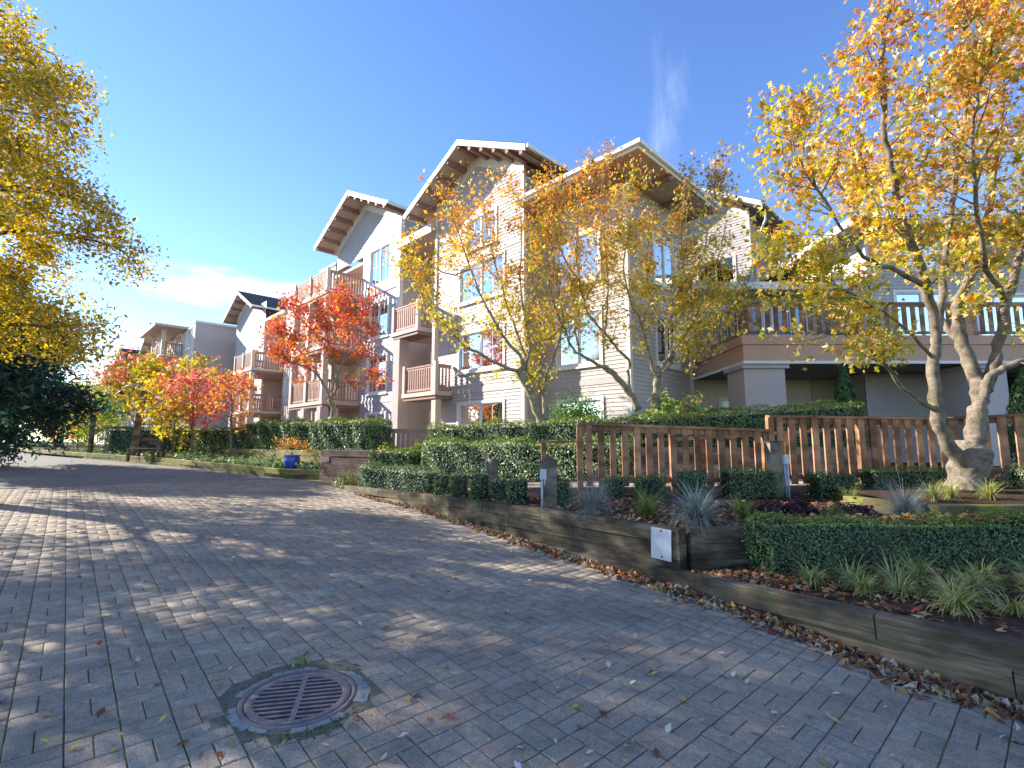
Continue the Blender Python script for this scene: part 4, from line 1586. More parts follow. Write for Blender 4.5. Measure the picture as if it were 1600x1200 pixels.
def hedge(label, p0, p1, width, zb, zt, leaf=0.035, dens=1500, pal=GREEN, top_pal=None, cat='hedge', group=None, seed=1, lump=0.035, name='hedge', rnd=0.10):
    """clipped hedge between two ground points: near-black solid core and thousands of leaves on a slightly lumpy, round-edged box"""
    rs = np.random.RandomState(seed)
    p0, p1 = np.array(p0, float), np.array(p1, float)
    d = p1 - p0
    L = np.hypot(*d)
    d /= L
    q = np.array([-d[1], d[0]])
    H = (zt[0] - zb[0] + zt[1] - zb[1]) / 2
    areas = np.array([L * H, L * H, width * H, width * H, L * width])
    pts = []
    for i, A in enumerate(areas):
        n = int(A * dens * (0.45 if i == 1 else 1))
        a, b = rs.rand(n), rs.rand(n)
        if i < 2:
            s, t, h, nn = a * L, np.full(n, -width / 2 if i == 0 else width / 2), b, np.tile([0, -1 if i == 0 else 1, 0], (n, 1))
        elif i < 4:
            s, t, h, nn = np.full(n, 0.0 if i == 2 else L), (a - 0.5) * width, b, np.tile([-1 if i == 2 else 1, 0, 0], (n, 1))
        else:
            s, t, h, nn = a * L, (b - 0.5) * width, np.ones(n), np.tile([0, 0, 1], (n, 1))
        pts.append(np.column_stack([s, t, h, nn]))
    A = np.concatenate(pts)
    s, t, h = A[:, 0], A[:, 1], A[:, 2]
    nn = A[:, 3:6].astype(float)
    # round the upper and end edges
    hz = h * H
    cs = np.clip(s, min(rnd, L / 2.01), L - min(rnd, L / 2.01))
    ct = np.clip(t, -width / 2 + rnd, width / 2 - rnd)
    ch = np.minimum(hz, H - rnd)
    dv = np.column_stack([s - cs, t - ct, hz - ch])
    ln = np.linalg.norm(dv, axis=1, keepdims=True)
    f = np.where(ln > rnd, rnd / np.maximum(ln, 1e-6), 1.0)
    dv = dv * f
    nn = nn + np.where(ln > 1e-4, dv / np.maximum(ln * f, 1e-6), 0) * 0.8
    ph = rs.rand(6) * 6.28
    sprig = (rs.rand(len(s)) < 0.035) * rs.rand(len(s)) * 0.06
    lu = sprig + lump * (np.sin(s * 3.1 + ph[0] + t * 2) + np.sin(s * 7.7 + hz * 6 + ph[1]) * 0.8 + np.sin(hz * 9 + t * 8 + s * 2.3 + ph[2]) * 0.6)
    base = np.column_stack([cs, ct, ch]) + dv + nn / np.linalg.norm(nn, axis=1, keepdims=True) * (lu + rs.normal(0, 0.018, len(s)) - np.abs(rs.normal(0, 0.02, len(s))))[:, None]
    zbase = zb[0] + (zb[1] - zb[0]) * base[:, 0] / L
    ztop = zt[0] + (zt[1] - zt[0]) * base[:, 0] / L
    X = p0[0] + d[0] * base[:, 0] + q[0] * base[:, 1]
    Y = p0[1] + d[1] * base[:, 0] + q[1] * base[:, 1]
    Z = zbase + base[:, 2] / H * (ztop - zbase)
    W = np.column_stack([d[0] * nn[:, 0] + q[0] * nn[:, 1], d[1] * nn[:, 0] + q[1] * nn[:, 1], nn[:, 2]])
    W = W + rs.normal(0, 0.55, W.shape)
    cols = pick(rs, len(s), pal)
    cols = cols * (0.95 + 0.22 * np.sin(s * 2.1 + ph[3] + hz * 1.7) * np.sin(s * 5.3 + ph[4] - hz * 4) + 0.12 * np.sin(s * 11 + ph[5]))[:, None]
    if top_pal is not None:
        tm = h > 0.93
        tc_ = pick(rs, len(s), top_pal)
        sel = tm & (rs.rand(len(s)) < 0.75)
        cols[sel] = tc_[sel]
    o3 = np.array([p0[0], p0[1], zb[0]])
    P = np.column_stack([X, Y, Z]) - o3
    V, Q, k_ = leaf_arrays(P, W, leaf * rs.uniform(0.7, 1.35, len(s)), 'oval', rs)
    # near-black inner box
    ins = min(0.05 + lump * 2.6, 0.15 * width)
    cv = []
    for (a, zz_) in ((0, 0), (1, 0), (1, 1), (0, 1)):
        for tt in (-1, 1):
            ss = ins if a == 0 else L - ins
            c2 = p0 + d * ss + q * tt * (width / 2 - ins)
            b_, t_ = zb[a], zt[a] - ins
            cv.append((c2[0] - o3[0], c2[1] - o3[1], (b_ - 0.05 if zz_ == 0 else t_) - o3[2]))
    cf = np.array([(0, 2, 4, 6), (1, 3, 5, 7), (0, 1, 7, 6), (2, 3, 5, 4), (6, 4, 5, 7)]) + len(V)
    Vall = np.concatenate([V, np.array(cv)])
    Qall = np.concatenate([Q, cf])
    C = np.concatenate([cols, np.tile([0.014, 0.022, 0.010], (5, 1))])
    o = link(bpy.data.objects.new(name, quad_mesh(name, Vall, Qall, 'leaf_hedge', C)))
    o.location = o3
    return tag(o, label, cat, group)


def catmull(pts, sub=4):
    P = [Vector(p) for p in pts]
    out = []
    for i in range(len(P) - 1):
        a, b, c, e = P[max(0, i - 1)], P[i], P[i + 1], P[min(len(P) - 1, i + 2)]
        for k_ in range(sub):
            t = k_ / sub
            out.append(0.5 * ((2 * b) + (c - a) * t + (2 * a - 5 * b + 4 * c - e) * t * t + (3 * b - a - 3 * c + e) * t ** 3))
    out.append(P[-1])
    return out


def tree(name, label, base, limbs, nb, blen, twigs, per, leaf, colour, shape='maple', spread=0.16, seed=1, bark='bark', start=0.35, up=0.35, group=None, cat='tree', droop=0.0, skip=1, sides=9, keep=None, nbias=0.5, voxel=0.0):
    """thing > trunk (all wood), crown (all leaves); limbs are given, side branches and twigs grow from them"""
    rg = random.Random(seed)
    rs = np.random.RandomState(seed)
    root = tag(empty(name, base), label, cat, group)
    B = Vector(base)
    m = MB()
    mt = MB()
    anchors = []

    def rv():
        return Vector((rg.gauss(0, 1), rg.gauss(0, 1), rg.gauss(0, 1))).normalized()

    for li, (pts, r0, r1) in enumerate(limbs):
        c = [p - B for p in catmull(pts, 4)]
        n = len(c)
        wob = 0.02 * min(1, 0.15 / max(r0, .02))
        c = [p + rv() * wob if 0 < i < n - 1 else p for i, p in enumerate(c)]
        rr = [(r0 + (r1 - r0) * (i / (n - 1)) ** 0.8) * (1 + rg.uniform(-.06, .06)) for i in range(n)]
        if li == 0 and skip:
            rr[0] *= 1.35
            rr[1] *= 1.12
        (mt if voxel else m).tube(c, rr, sides if r0 > 0.06 else 7)
        if li < skip:
            continue
        L = sum((c[i + 1] - c[i]).length for i in range(n - 1))
        for k_ in range(max(2, int(nb * L))):
            t = start + (1 - start) * rg.random() ** 0.8
            i = min(n - 2, int(t * (n - 1)))
            p = c[i].lerp(c[i + 1], t * (n - 1) - i)
            tan = (c[i + 1] - c[i]).normalized()
            d = (tan * 0.55 + rv() * 0.85 + Vector((0, 0, up))).normalized()
            bl = blen * rg.uniform(0.45, 1.15)
            q1 = p + d * bl * 0.5 + rv() * bl * 0.08
            q2 = q1 + (d + rv() * 0.35 + Vector((0, 0, 0.25 - droop))).normalized() * bl * 0.5
            br = min(rr[i] * 0.5, 0.004 + 0.012 * bl)
            m.tube([p, q1, q2], [br, br * 0.65, 0.003], 5, cap=False)
            anchors += [p.lerp(q1, 0.75), q1, q2]
            for _ in range(twigs):
                u = rg.uniform(0.35, 1)
                s = p.lerp(q1, u * 2) if u < 0.5 else q1.lerp(q2, u * 2 - 1)
                e = s + (d * 0.5 + rv() + Vector((0, 0, 0.2 - droop))).normalized() * bl * rg.uniform(0.2, 0.5)
                m.tube([s, s.lerp(e, .55) + rv() * .02, e], [0.004, 0.003, 0.0018], 4, cap=False)
                anchors += [s.lerp(e, 0.6), e]
        anchors.append(c[-1])
    if voxel:
        tk = mt.build('trunk', bark, root, True)
        rm = tk.modifiers.new('join', 'REMESH')
        rm.mode = 'VOXEL'
        rm.voxel_size = voxel
        rm.use_smooth_shade = True
        sm = tk.modifiers.new('smooth', 'SMOOTH')
        sm.iterations = 6
        sm.factor = 0.5
        m.build('twigs', bark, root, True)['kind'] = 'stuff'
    else:
        m.build('trunk', bark, root, True)
    A = np.array([tuple(a) for a in anchors])
    if keep is not None:
        A = A[keep(A + np.array(base))]
    cnt = rs.poisson(per, len(A))
    P = np.repeat(A, cnt, axis=0)
    P = P + rs.normal(0, spread, P.shape) * np.array([1, 1, 0.75])
    Nm = rs.normal(0, 0.7, P.shape) + np.array([0, 0, nbias])
    size = leaf * np.clip(rs.lognormal(-0.08, 0.32, len(P)), 0.45, 1.7)
    zf = (P[:, 2] - P[:, 2].min()) / (np.ptp(P[:, 2]) + 1e-6)
    clump = np.repeat(rs.rand(len(A)), cnt)
    cols = colour(rs, P, zf, clump)
    V, Q, k_ = leaf_arrays(P, Nm, size, shape, rs)
    link(bpy.data.objects.new('crown', quad_mesh('crown', V, Q, 'leaf', np.repeat(cols, k_, axis=0))), root)
    return root


def two_tone(low, high, mid=0.5, soft=0.25):
    def f(rs, P, zf, clump):
        a = pick(rs, len(P), low)
        b = pick(rs, len(P), high)
        w = zf + (clump - 0.5) * 0.5 + rs.normal(0, 0.08, len(P))
        sel = w > mid + rs.normal(0, soft * 0.3, len(P))
        return np.where(sel[:, None], b, a)
    return f


def ball_points(rs, n, c, r, hollow=0.5):
    v = rs.normal(size=(n, 3))
    v /= np.linalg.norm(v, axis=1, keepdims=True)
    rad = (hollow + (1 - hollow) * rs.rand(n)) ** 0.7
    return np.array(c) + v * rad[:, None] * np.array(r), v


def auto_limbs(rg, base, height, radius, n, r0, trunk_h=0.25, lean=0.0, cone=False):
    """limbs for a small street tree: straight leader and n rising side limbs inside an ovoid"""
    B = Vector(base)
    top = B + Vector((rg.uniform(-.1, .1), rg.uniform(-.1, .1), height))
    L = [([tuple(B), tuple(B.lerp(top, 0.35) + Vector((rg.uniform(-.05, .05), rg.uniform(-.05, .05), 0))), tuple(B.lerp(top, 0.7)), tuple(top)], r0, 0.01)]
    for i in range(n):
        t = trunk_h + (0.9 - trunk_h) * (i + 0.5) / n
        s = B.lerp(top, t)
        a = i * 2.4 + rg.uniform(-.4, .4)
        prof = math.sin(math.pi * min(1, (t - trunk_h) / (1 - trunk_h) * 0.85 + 0.22)) if not cone else 1.05 - t
        rad = radius * max(0.25, prof) * rg.uniform(0.8, 1.1)
        e = s + Vector((math.cos(a) * rad, math.sin(a) * rad, rad * (0.75 if not cone else 0.1)))
        mid = s.lerp(e, 0.5) + Vector((0, 0, -0.06 * rad))
        L.append(([tuple(s), tuple(mid), tuple(e)], max(0.012, r0 * 0.45 * (1 - t)), 0.006))
    return L


def grass_clump(label, loc, n, length, pal, seed, group=None, droop=1.0, width=0.008, name='ornamental_grass', radius=0.05, lean=0.9):
    rs = np.random.RandomState(seed)
    a = rs.rand(n) * 6.283
    tilt = np.abs(rs.normal(0, 0.45, n)) * lean + 0.10
    ln = length * rs.uniform(0.55, 1.1, n)
    r0 = radius * np.sqrt(rs.rand(n))
    b0 = np.column_stack([np.cos(a * 1.7) * r0, np.sin(a * 1.7) * r0, np.zeros(n)])
    dirh = np.column_stack([np.cos(a), np.sin(a), np.zeros(n)])
    side = np.column_stack([-np.sin(a), np.cos(a), np.zeros(n)])
    k_ = 5
    V = np.zeros((n, k_ * 2, 3))
    p = b0.copy()
    th = tilt.copy()
    wv_ = width * rs.uniform(0.7, 1.3, n)
    for i in range(k_):
        w = wv_ * (1 - i / (k_ - 0.7))
        V[:, 2 * i] = p - side * w[:, None] / 2
        V[:, 2 * i + 1] = p + side * w[:, None] / 2
        p = p + (dirh * np.sin(th)[:, None] + np.array([0, 0, 1]) * np.cos(th)[:, None]) * (ln / (k_ - 1))[:, None]
        th = np.minimum(th + droop * rs.uniform(0.15, 0.55, n) * (0.6 + tilt), 2.6)
    V[:, :, 2] = np.maximum(V[:, :, 2], -0.03)
    q = np.array([(2 * i, 2 * i + 1, 2 * i + 3, 2 * i + 2) for i in range(k_ - 1)])
    Q = (np.arange(n)[:, None, None] * (k_ * 2) + q[None]).reshape(-1, 4)
    cols = np.repeat(pick(rs, n, pal), k_ - 1, axis=0)
    o = link(bpy.data.objects.new(name, quad_mesh(name, V.reshape(-1, 3), Q, 'leaf_hedge', cols)))
    o.location = loc
    return tag(o, label, 'grass plant', group)


def leafy_plant(name, label, loc, r, n, leaf, pal, seed, shape='oval', cat='plant', group=None, mat='leaf_hedge', squash=0.7, stems=True):
    """low plant: leaves through a dome"""
    rs = np.random.RandomState(seed)
    P, v = ball_points(rs, n, (0, 0, r * 0.15), (r, r, r * squash), 0.35)
    P[:, 2] = np.abs(P[:, 2])
    lob = 1 + 0.22 * np.sin(np.arctan2(v[:, 1], v[:, 0]) * 4 + seed) + rs.normal(0, 0.08, n)
    P *= lob[:, None]
    Nm = v + np.array([0, 0, 0.6]) + rs.normal(0, 0.4, P.shape)
    V, Q, k_ = leaf_arrays(P, Nm, leaf * rs.uniform(0.6, 1.3, n), shape, rs)
    o = tag(empty(name, loc), label, cat, group)
    fo = link(bpy.data.objects.new('foliage', quad_mesh('foliage', V, Q, mat, np.repeat(pick(rs, n, pal), k_, axis=0))), o)
    fo['kind'] = 'stuff'
    if stems:
        m = MB()
        rg = random.Random(seed)
        for _ in range(9):
            a, t = rg.uniform(0, 6.28), rg.uniform(0.2, 0.75)
            m.tube([(0, 0, -0.05), (math.cos(a) * r * t * 0.5, math.sin(a) * r * t * 0.5, r * squash * 0.5), (math.cos(a) * r * t, math.sin(a) * r * t, r * squash * 0.85)], [0.012, 0.008, 0.004], 5)
        m.build('stems', 'bark_dark', o)
    return o


# ------------------------------------------------------------------ picket fence along the ramp
def fence_section(root, p0, p1, zt, zb, n, pw=0.10, ptop=0.0, mid=True):
    """top rail, hung pickets (one object each), posts, bottom rail; points are local to the root"""
    p0, p1 = Vector(p0), Vector(p1)
    d = p1 - p0
    L = d.length
    ang = math.atan2(d.y, d.x)
    a, b = Vector((p0.x, p0.y, zt[0])), Vector((p1.x, p1.y, zt[1]))
    nrm = Vector((d.y, -d.x, 0)).normalized()
    m = MB()
    m.beam((-0.5, 0, 0), (0.5, 0, 0), 0.13, 0.04)
    top = inst('rail', m.mesh('rail', 'fence_rail'), root, (a + b) / 2, (0, -math.atan2(zt[1] - zt[0], L), ang), (L + 0.06, 1, 1))
    m = MB()
    m.beam((-0.5, 0, 0), (0.5, 0, 0), 0.04, 0.09)
    inst('rail', m.mesh('rail', 'fence_rail'), root, (a + b) / 2 - Vector((0, 0, 0.066)), (0, -math.atan2(zt[1] - zt[0], L), ang), (L, 1, 1))
    inst('rail', m.mesh('rail', 'fence_rail'), root, Vector((p0.x, p0.y, zb[0] + 0.12)).lerp(Vector((p1.x, p1.y, zb[1] + 0.12)), 0.5), (0, -math.atan2(zb[1] - zb[0], L), ang), (L, 1, 1))
    rg = random.Random(int(L * 100))
    for i in range(n):
        t = (i + 0.75) / (n + 0.5)
        q = p0.lerp(p1, t) + nrm * 0.037
        z1 = zt[0] + (zt[1] - zt[0]) * t - 0.022
        z0 = zb[0] + (zb[1] - zb[0]) * t + rg.uniform(-0.008, 0.008)
        inst('picket', bal_mesh('fence_red', pw, 0.03), root, (q.x, q.y, z0), (0, rg.uniform(-0.006, 0.006), ang), (rg.uniform(0.95, 1.05), 1, z1 - z0))
    for t in ((0.0, 0.5, 1.0) if mid else (0.0, 1.0)):
        q = p0.lerp(p1, t) - nrm * 0.0
        z1 = zt[0] + (zt[1] - zt[0]) * t - 0.021
        m = MB()
        m.box(-0.045, 0.045, -0.045, 0.045, 0, 1)
        inst('post', m.mesh('post', 'fence_red'), root, (q.x, q.y + 0.002, 0.55), (0, 0, ang), (1, 1, z1 - 0.55))


f1 = tag(empty('picket_fence', (0, 0, 0)), 'lower left run of red brown picket fence in front of the ramp', 'fence')
fence_section(f1, (1.09, 8.0, 0), (4.08, 8.0, 0), (1.79, 1.68), (0.80, 0.77), 15)
f2 = tag(empty('picket_fence', (0, 0, 0)), 'taller middle run of red brown picket fence beside the maple trunk', 'fence')
fence_section(f2, (4.16, 7.98, 0), (7.10, 8.05, 0), (1.905, 1.865), (0.82, 0.88), 15)
f3 = tag(empty('picket_fence', (0, 0, 0)), 'right end of red brown picket fence behind the maple trunk', 'fence')
fence_section(f3, (7.18, 8.05, 0), (10.2, 7.6, 0), (1.88, 2.02), (0.90, 1.0), 12, pw=0.12)

# timber ramp behind the fence, its far handrail and board-faced wall
ramp = tag(empty('boardwalk_ramp', (0.3, 8.12, 0.7)), 'pale timber boardwalk ramp running behind the picket fence', 'ramp')
x = 0.0
rg = random.Random(5)
m = MB()
m.box(-0.065, 0.065, 0, 1.15, 0.0, 0.035)
bm_ = m.mesh('deck_board', 'walk_board')
while x < 7.0:
    inst('deck_board', bm_, ramp, (x, -0.05, 0.02 + 0.012 * x + rg.uniform(-.002, .002)), (0, 0, 0))
    x += 0.14
m = MB()
m.beam((0.0, -0.08, 0.0), (7.0, -0.08, 0.07), 0.05, 0.13)
m.build('edge_beam', 'walk_board', ramp)
hr_ = tag(empty('handrail', (0, 0, 0)), 'thin red brown handrail on the far side of the ramp', 'railing')
m = MB()
m.beam((0.50, 9.35, 1.49), (2.05, 9.35, 1.505), 0.09, 0.04)
m.build('rail', 'fence_rail', hr_)
m = MB()
m.beam((2.06, 9.35, 1.48), (7.4, 9.45, 1.80), 0.09, 0.06)
m.build('rail', 'fence_rail', hr_)
for xx in (0.6, 2.05, 3.6, 5.2, 6.9):
    m = MB()
    zt_ = 1.47 if xx < 2 else 1.45 + (xx - 2.06) * 0.06
    m.box(xx - 0.045, xx + 0.045, 9.36, 9.45, 0.7, zt_)
    m.build('post', 'fence_red', hr_)
bw = tag(empty('board_wall', (2.1, 9.6, 0.75)), 'low board faced wall seen through the fence pickets', 'wall')
for i in range(4):
    for j in range(2):
        m = MB()
        m.box(-1.25, 1.25, -0.02, 0.02, 0.003, 0.157)
        inst('plank', m.mesh('plank', 'walk_board'), bw, (1.3 + 2.53 * j, 0.004 * (i % 2), 0.16 * i), (0.02 * (i % 2), 0, 0))

# ------------------------------------------------------------------ posts and small fittings
up_ = tag(empty('utility_post', (4.07, 7.72, 0.66)), 'grey wooden post with a meter box and blue conduits before the fence', 'post')
m = MB()
m.box(-0.10, 0.07, -0.08, 0.08, 0, 0.83)
m.build('post', 'post_wood', up_)
m = MB()
m.box(-0.12, 0.09, -0.10, 0.10, 0.831, 0.845)
m.build('cap', 'slate_dark', up_)
m = MB()
m.box(0.075, 0.165, -0.13, -0.05, 0.50, 0.64)
bx_ = m.build('meter_box', 'metal_grey', up_)
m = MB()
m.box(0.085, 0.155, -0.137, -0.131, 0.51, 0.63)
m.build('lid', 'panel_white', bx_)
for xx, mt in ((0.098, 'conduit_blue'), (0.14, 'metal_grey')):
    m = MB()
    m.tube([(xx, -0.095, -0.02), (xx, -0.095, 0.5)], [0.016, 0.016], 10)
    m.build('conduit', mt, up_, True)
ub = tag(empty('utility_post', (0.50, 6.98, 0.60)), 'round topped grey wooden post with a small box at the hedge', 'post')
m = MB()
n = 10
prof = [(-0.10, 0), (0.12, 0)] + [(0.01 + 0.11 * math.cos(a), 0.58 + 0.12 * math.sin(a)) for a in [math.pi * i / n for i in range(n + 1)]]
k_ = len(prof)
m.add([(p[0], -0.035, p[1]) for p in prof] + [(p[0], 0.035, p[1]) for p in prof],
      [tuple(range(k_)), tuple(range(k_, 2 * k_))[::-1]] + [(i, (i + 1) % k_, k_ + (i + 1) % k_, k_ + i) for i in range(k_)])
m.build('board', 'post_wood', ub)
m = MB()
m.box(-0.115, -0.025, -0.09, -0.036, 0.38, 0.52)
m.build('socket_box', 'metal_grey', ub)
m = MB()
m.tube([(-0.085, -0.06, -0.02), (-0.085, -0.06, 0.38)], [0.014, 0.014], 10)
m.tube([(-0.05, -0.06, 0.30), (-0.05, -0.06, 0.38)], [0.012, 0.012], 10)
m.build('conduit', 'metal_grey', ub, True)
wb = tag(empty('wooden_bollard', (-0.34, 8.95, 0.60)), 'stubby weathered wooden bollard between boxwood balls and the tall hedge', 'bollard')
m = MB()
m.box(-0.11, 0.09, -0.09, 0.09, 0, 0.50)
m.build('post', 'post_wood', wb)
m = MB()
m.lathe([(0.0, 0.60), (0.07, 0.59), (0.105, 0.56), (0.11, 0.501)], 12)
m.build('top', 'post_wood', wb, True)
m = MB()
m.box(-0.15, -0.111, -0.06, 0.05, 0.40, 0.56)
m.build('light_fitting', 'mortar_pale', wb)

# raised timber planter round the big maple
tp_ = tag(empty('timber_planter', (4.78, 5.72, 0.62)), 'raised mossy timber planter edge below the big maple', 'planter')
timber_run(tp_, [(0.0, 0, 0.17), (4.5, -0.05, 0.18)], 1, 0.17, 0.15, 'timber_mossy', [[0.28, 2.6]], seed=3)
timber_run(tp_, [(-0.02, 0.085, 0.165), (-0.30, 1.0, 0.165)], 1, 0.17, 0.15, 'timber_mossy', [[]], seed=4)
sheet('planter_soil', [[(4.62 + 0.1, y, z), (6.2, y, z + 0.02), (9.6, y, z + 0.03)] for y, z in ((5.78, 0.755), (6.8, 0.80), (7.75, 0.80))], 'soil')

# steps side: stair treads between the red wall and the low hedge
st_ = tag(empty('garden_steps', (-3.75, 12.35, 0.42)), 'timber garden steps climbing between the red timber wall and hedge', 'steps')
for i in range(4):
    m = MB()
    m.box(-0.75, 0.75, 0, 0.34, 0, 0.15)
    inst('step', m.mesh('step', 'timber_red'), st_, (0.12 * i, 0.30 * i, 0.15 * i - 0.03), (0, 0, math.radians(-30)))

# ------------------------------------------------------------------ hedges
LIME = [(0.24, 0.34, 0.06), (0.30, 0.38, 0.08), (0.17, 0.26, 0.045), (0.34, 0.33, 0.07)]
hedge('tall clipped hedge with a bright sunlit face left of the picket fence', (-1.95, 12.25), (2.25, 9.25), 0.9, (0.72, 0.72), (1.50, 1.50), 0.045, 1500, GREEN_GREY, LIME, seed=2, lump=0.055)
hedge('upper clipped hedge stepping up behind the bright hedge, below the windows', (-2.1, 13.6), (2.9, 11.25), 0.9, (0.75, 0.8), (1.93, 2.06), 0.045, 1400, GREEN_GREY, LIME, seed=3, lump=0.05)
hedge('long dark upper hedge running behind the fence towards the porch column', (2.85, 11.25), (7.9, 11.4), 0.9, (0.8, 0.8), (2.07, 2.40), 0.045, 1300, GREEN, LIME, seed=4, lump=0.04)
hedge('long clipped hedge on the mossy wall behind the blue pot', (-9.6, 18.7), (-3.75, 14.05), 1.0, (1.2, 1.2), (2.22, 2.10), 0.055, 1050, GREEN, LIME, seed=5, lump=0.05)
hedge('low dark clipped hedge beside the garden steps', (-3.5, 13.0), (-2.35, 12.5), 0.8, (0.6, 0.65), (1.30, 1.27), 0.045, 1300, GREEN, LIME, seed=6)
hedge('long low boxwood row at the road end of the timber wall', (-3.32, 11.5), (-1.42, 9.62), 0.52, (0.46, 0.52), (0.98, 0.95), 0.03, 2600, GREEN_BLUE, GREEN_GREY, seed=7, lump=0.04, rnd=0.14)
bl = ['first boxwood ball beside the long low boxwood row', 'second boxwood ball from the long low boxwood row', 'third boxwood ball from the long low boxwood row',
      'fourth boxwood ball, just below the wooden bollard', 'last boxwood ball of the row, nearest the round topped post']
for i, (x, y, w, h) in enumerate([(-1.27, 9.18, 0.33, 0.40), (-0.92, 8.78, 0.36, 0.42), (-0.53, 8.30, 0.38, 0.44), (-0.20, 8.02, 0.33, 0.34), (0.10, 7.48, 0.38, 0.36)]):
    zb = 0.52 + 0.02 * i
    w *= 0.9
    hedge(bl[i], (x - w / 2, y), (x + w / 2, y - 0.02), w, (zb, zb), (zb + h, zb + h), 0.027, 3000, GREEN_BLUE, GREEN_GREY, 'shrub', 'boxwood balls along the timber wall', seed=20 + i, name='boxwood', rnd=0.15, lump=0.016)
cubes = [(0.66, 7.12, 0.36, 0.36, 0.60, 0.97, 'clipped boxwood cube in front of the round topped grey post'),
         (1.55, 7.72, 0.36, 0.36, 0.66, 0.97, 'clipped boxwood cube behind the leftmost blue grass'),
         (2.07, 7.62, 0.42, 0.40, 0.66, 0.98, 'clipped boxwood cube between the two blue grass tufts'),
         (2.74, 7.62, 0.42, 0.40, 0.68, 1.05, 'clipped boxwood cube behind the middle blue grass'),
         (3.58, 7.60, 0.78, 0.42, 0.68, 1.08, 'wide clipped boxwood block left of the meter post'),
         (4.82, 7.58, 0.60, 0.42, 0.68, 1.04, 'clipped boxwood block right of the meter post'),
         (6.05, 7.62, 1.40, 0.42, 0.76, 1.10, 'longest clipped boxwood block beside the maple trunk'),
         (7.75, 7.35, 0.70, 0.50, 0.78, 1.12, 'clipped boxwood block right of the maple trunk')]
for i, (x, y, w, dpt, z0, z1, lb) in enumerate(cubes):
    hedge(lb, (x - w / 2, y), (x + w / 2, y), dpt, (z0, z0), (z1, z1), 0.026, 3200, GREEN_BLUE if i != 7 else GREEN_GREY, LIME if i > 5 else GREEN, 'shrub', 'clipped boxwood blocks in front of the fence', seed=40 + i, name='boxwood', rnd=0.08, lump=0.016)
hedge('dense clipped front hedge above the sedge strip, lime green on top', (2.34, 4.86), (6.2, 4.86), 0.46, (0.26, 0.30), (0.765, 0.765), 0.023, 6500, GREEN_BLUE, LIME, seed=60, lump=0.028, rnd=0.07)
hedge('dark flared hedge behind the leaning lamp post', (-18.6, 23.4), (-14.9, 22.6), 1.3, (1.0, 1.0), (2.15, 2.15), 0.07, 500, GREEN_BLUE, GREEN, seed=61)
hedge('dark hedge block behind the orange street tree', (-12.9, 20.8), (-9.9, 19.3), 1.0, (1.0, 1.1), (2.05, 2.1), 0.06, 600, GREEN, GREEN_GREY, seed=62)

# ------------------------------------------------------------------ trees (main limbs laid out, twigs and leaves grown)
T5 = [
    ([(6.22,6.90,0.78), (6.29,6.90,1.10), (6.40,6.90,1.41)], 0.216, 0.23),
    ([(6.25,6.85,1.11), (5.92,6.75,1.50), (5.78,6.70,1.93), (5.79,6.70,2.55), (5.91,6.75,3.01), (5.72,6.60,3.61), (5.41,6.40,4.17), (5.10,6.20,4.79), (4.87,6.00,5.39), (4.82,5.90,6.30), (4.89,5.90,6.94)], 0.104, 0.025),
    ([(5.91,6.75,3.01), (6.24,6.90,3.80), (6.42,7.00,4.42), (6.81,7.20,5.32), (7.16,7.30,6.45), (7.47,7.40,7.75), (7.49,7.40,8.68)], 0.068, 0.02),
    ([(5.78,6.70,1.89), (5.26,6.50,2.13), (4.84,6.30,2.44), (4.43,6.10,2.70), (4.05,6.00,2.84)], 0.04, 0.012),
    ([(5.72,6.60,3.61), (5.12,6.30,3.73), (4.52,6.10,3.87), (4.02,5.90,4.38), (3.67,5.80,4.83), (3.44,5.70,5.23)], 0.044, 0.01),
    ([(5.80,6.70,2.64), (5.09,6.30,2.99), (4.40,6.00,3.25), (3.87,5.90,3.46), (3.27,5.80,3.59)], 0.032, 0.01),
    ([(6.40,6.90,1.41), (6.64,7.00,1.95), (6.74,7.10,2.42), (6.70,7.20,2.92), (6.76,7.30,3.53), (7.26,7.50,4.20), (7.72,7.60,5.21), (8.12,7.70,6.49), (8.48,7.80,7.85)], 0.136, 0.025),
    ([(6.59,6.95,1.95), (6.76,6.90,2.40), (6.97,6.80,2.56), (7.42,6.70,2.73), (7.89,6.60,3.15), (8.21,6.50,3.84)], 0.068, 0.02),
    ([(6.76,7.00,2.23), (7.12,7.10,2.90), (7.34,7.10,3.57), (7.58,7.00,4.42), (7.84,6.90,5.46), (8.02,6.80,6.62), (8.07,6.80,7.77)], 0.088, 0.02),
    ([(6.70,7.20,2.92), (6.76,7.60,3.40), (6.67,7.90,4.13), (6.36,8.10,4.87), (5.93,8.20,5.62), (5.73,8.30,6.51)], 0.056, 0.012),
    ([(7.34,7.10,3.57), (6.57,6.60,3.88), (6.16,6.20,4.43), (5.88,5.90,5.15), (5.85,5.70,5.88), (6.07,5.60,6.58)], 0.048, 0.012),
    ([(5.41,6.40,4.17), (5.21,6.60,4.62), (5.16,6.80,5.50), (5.20,6.90,6.38)], 0.032, 0.01),
]
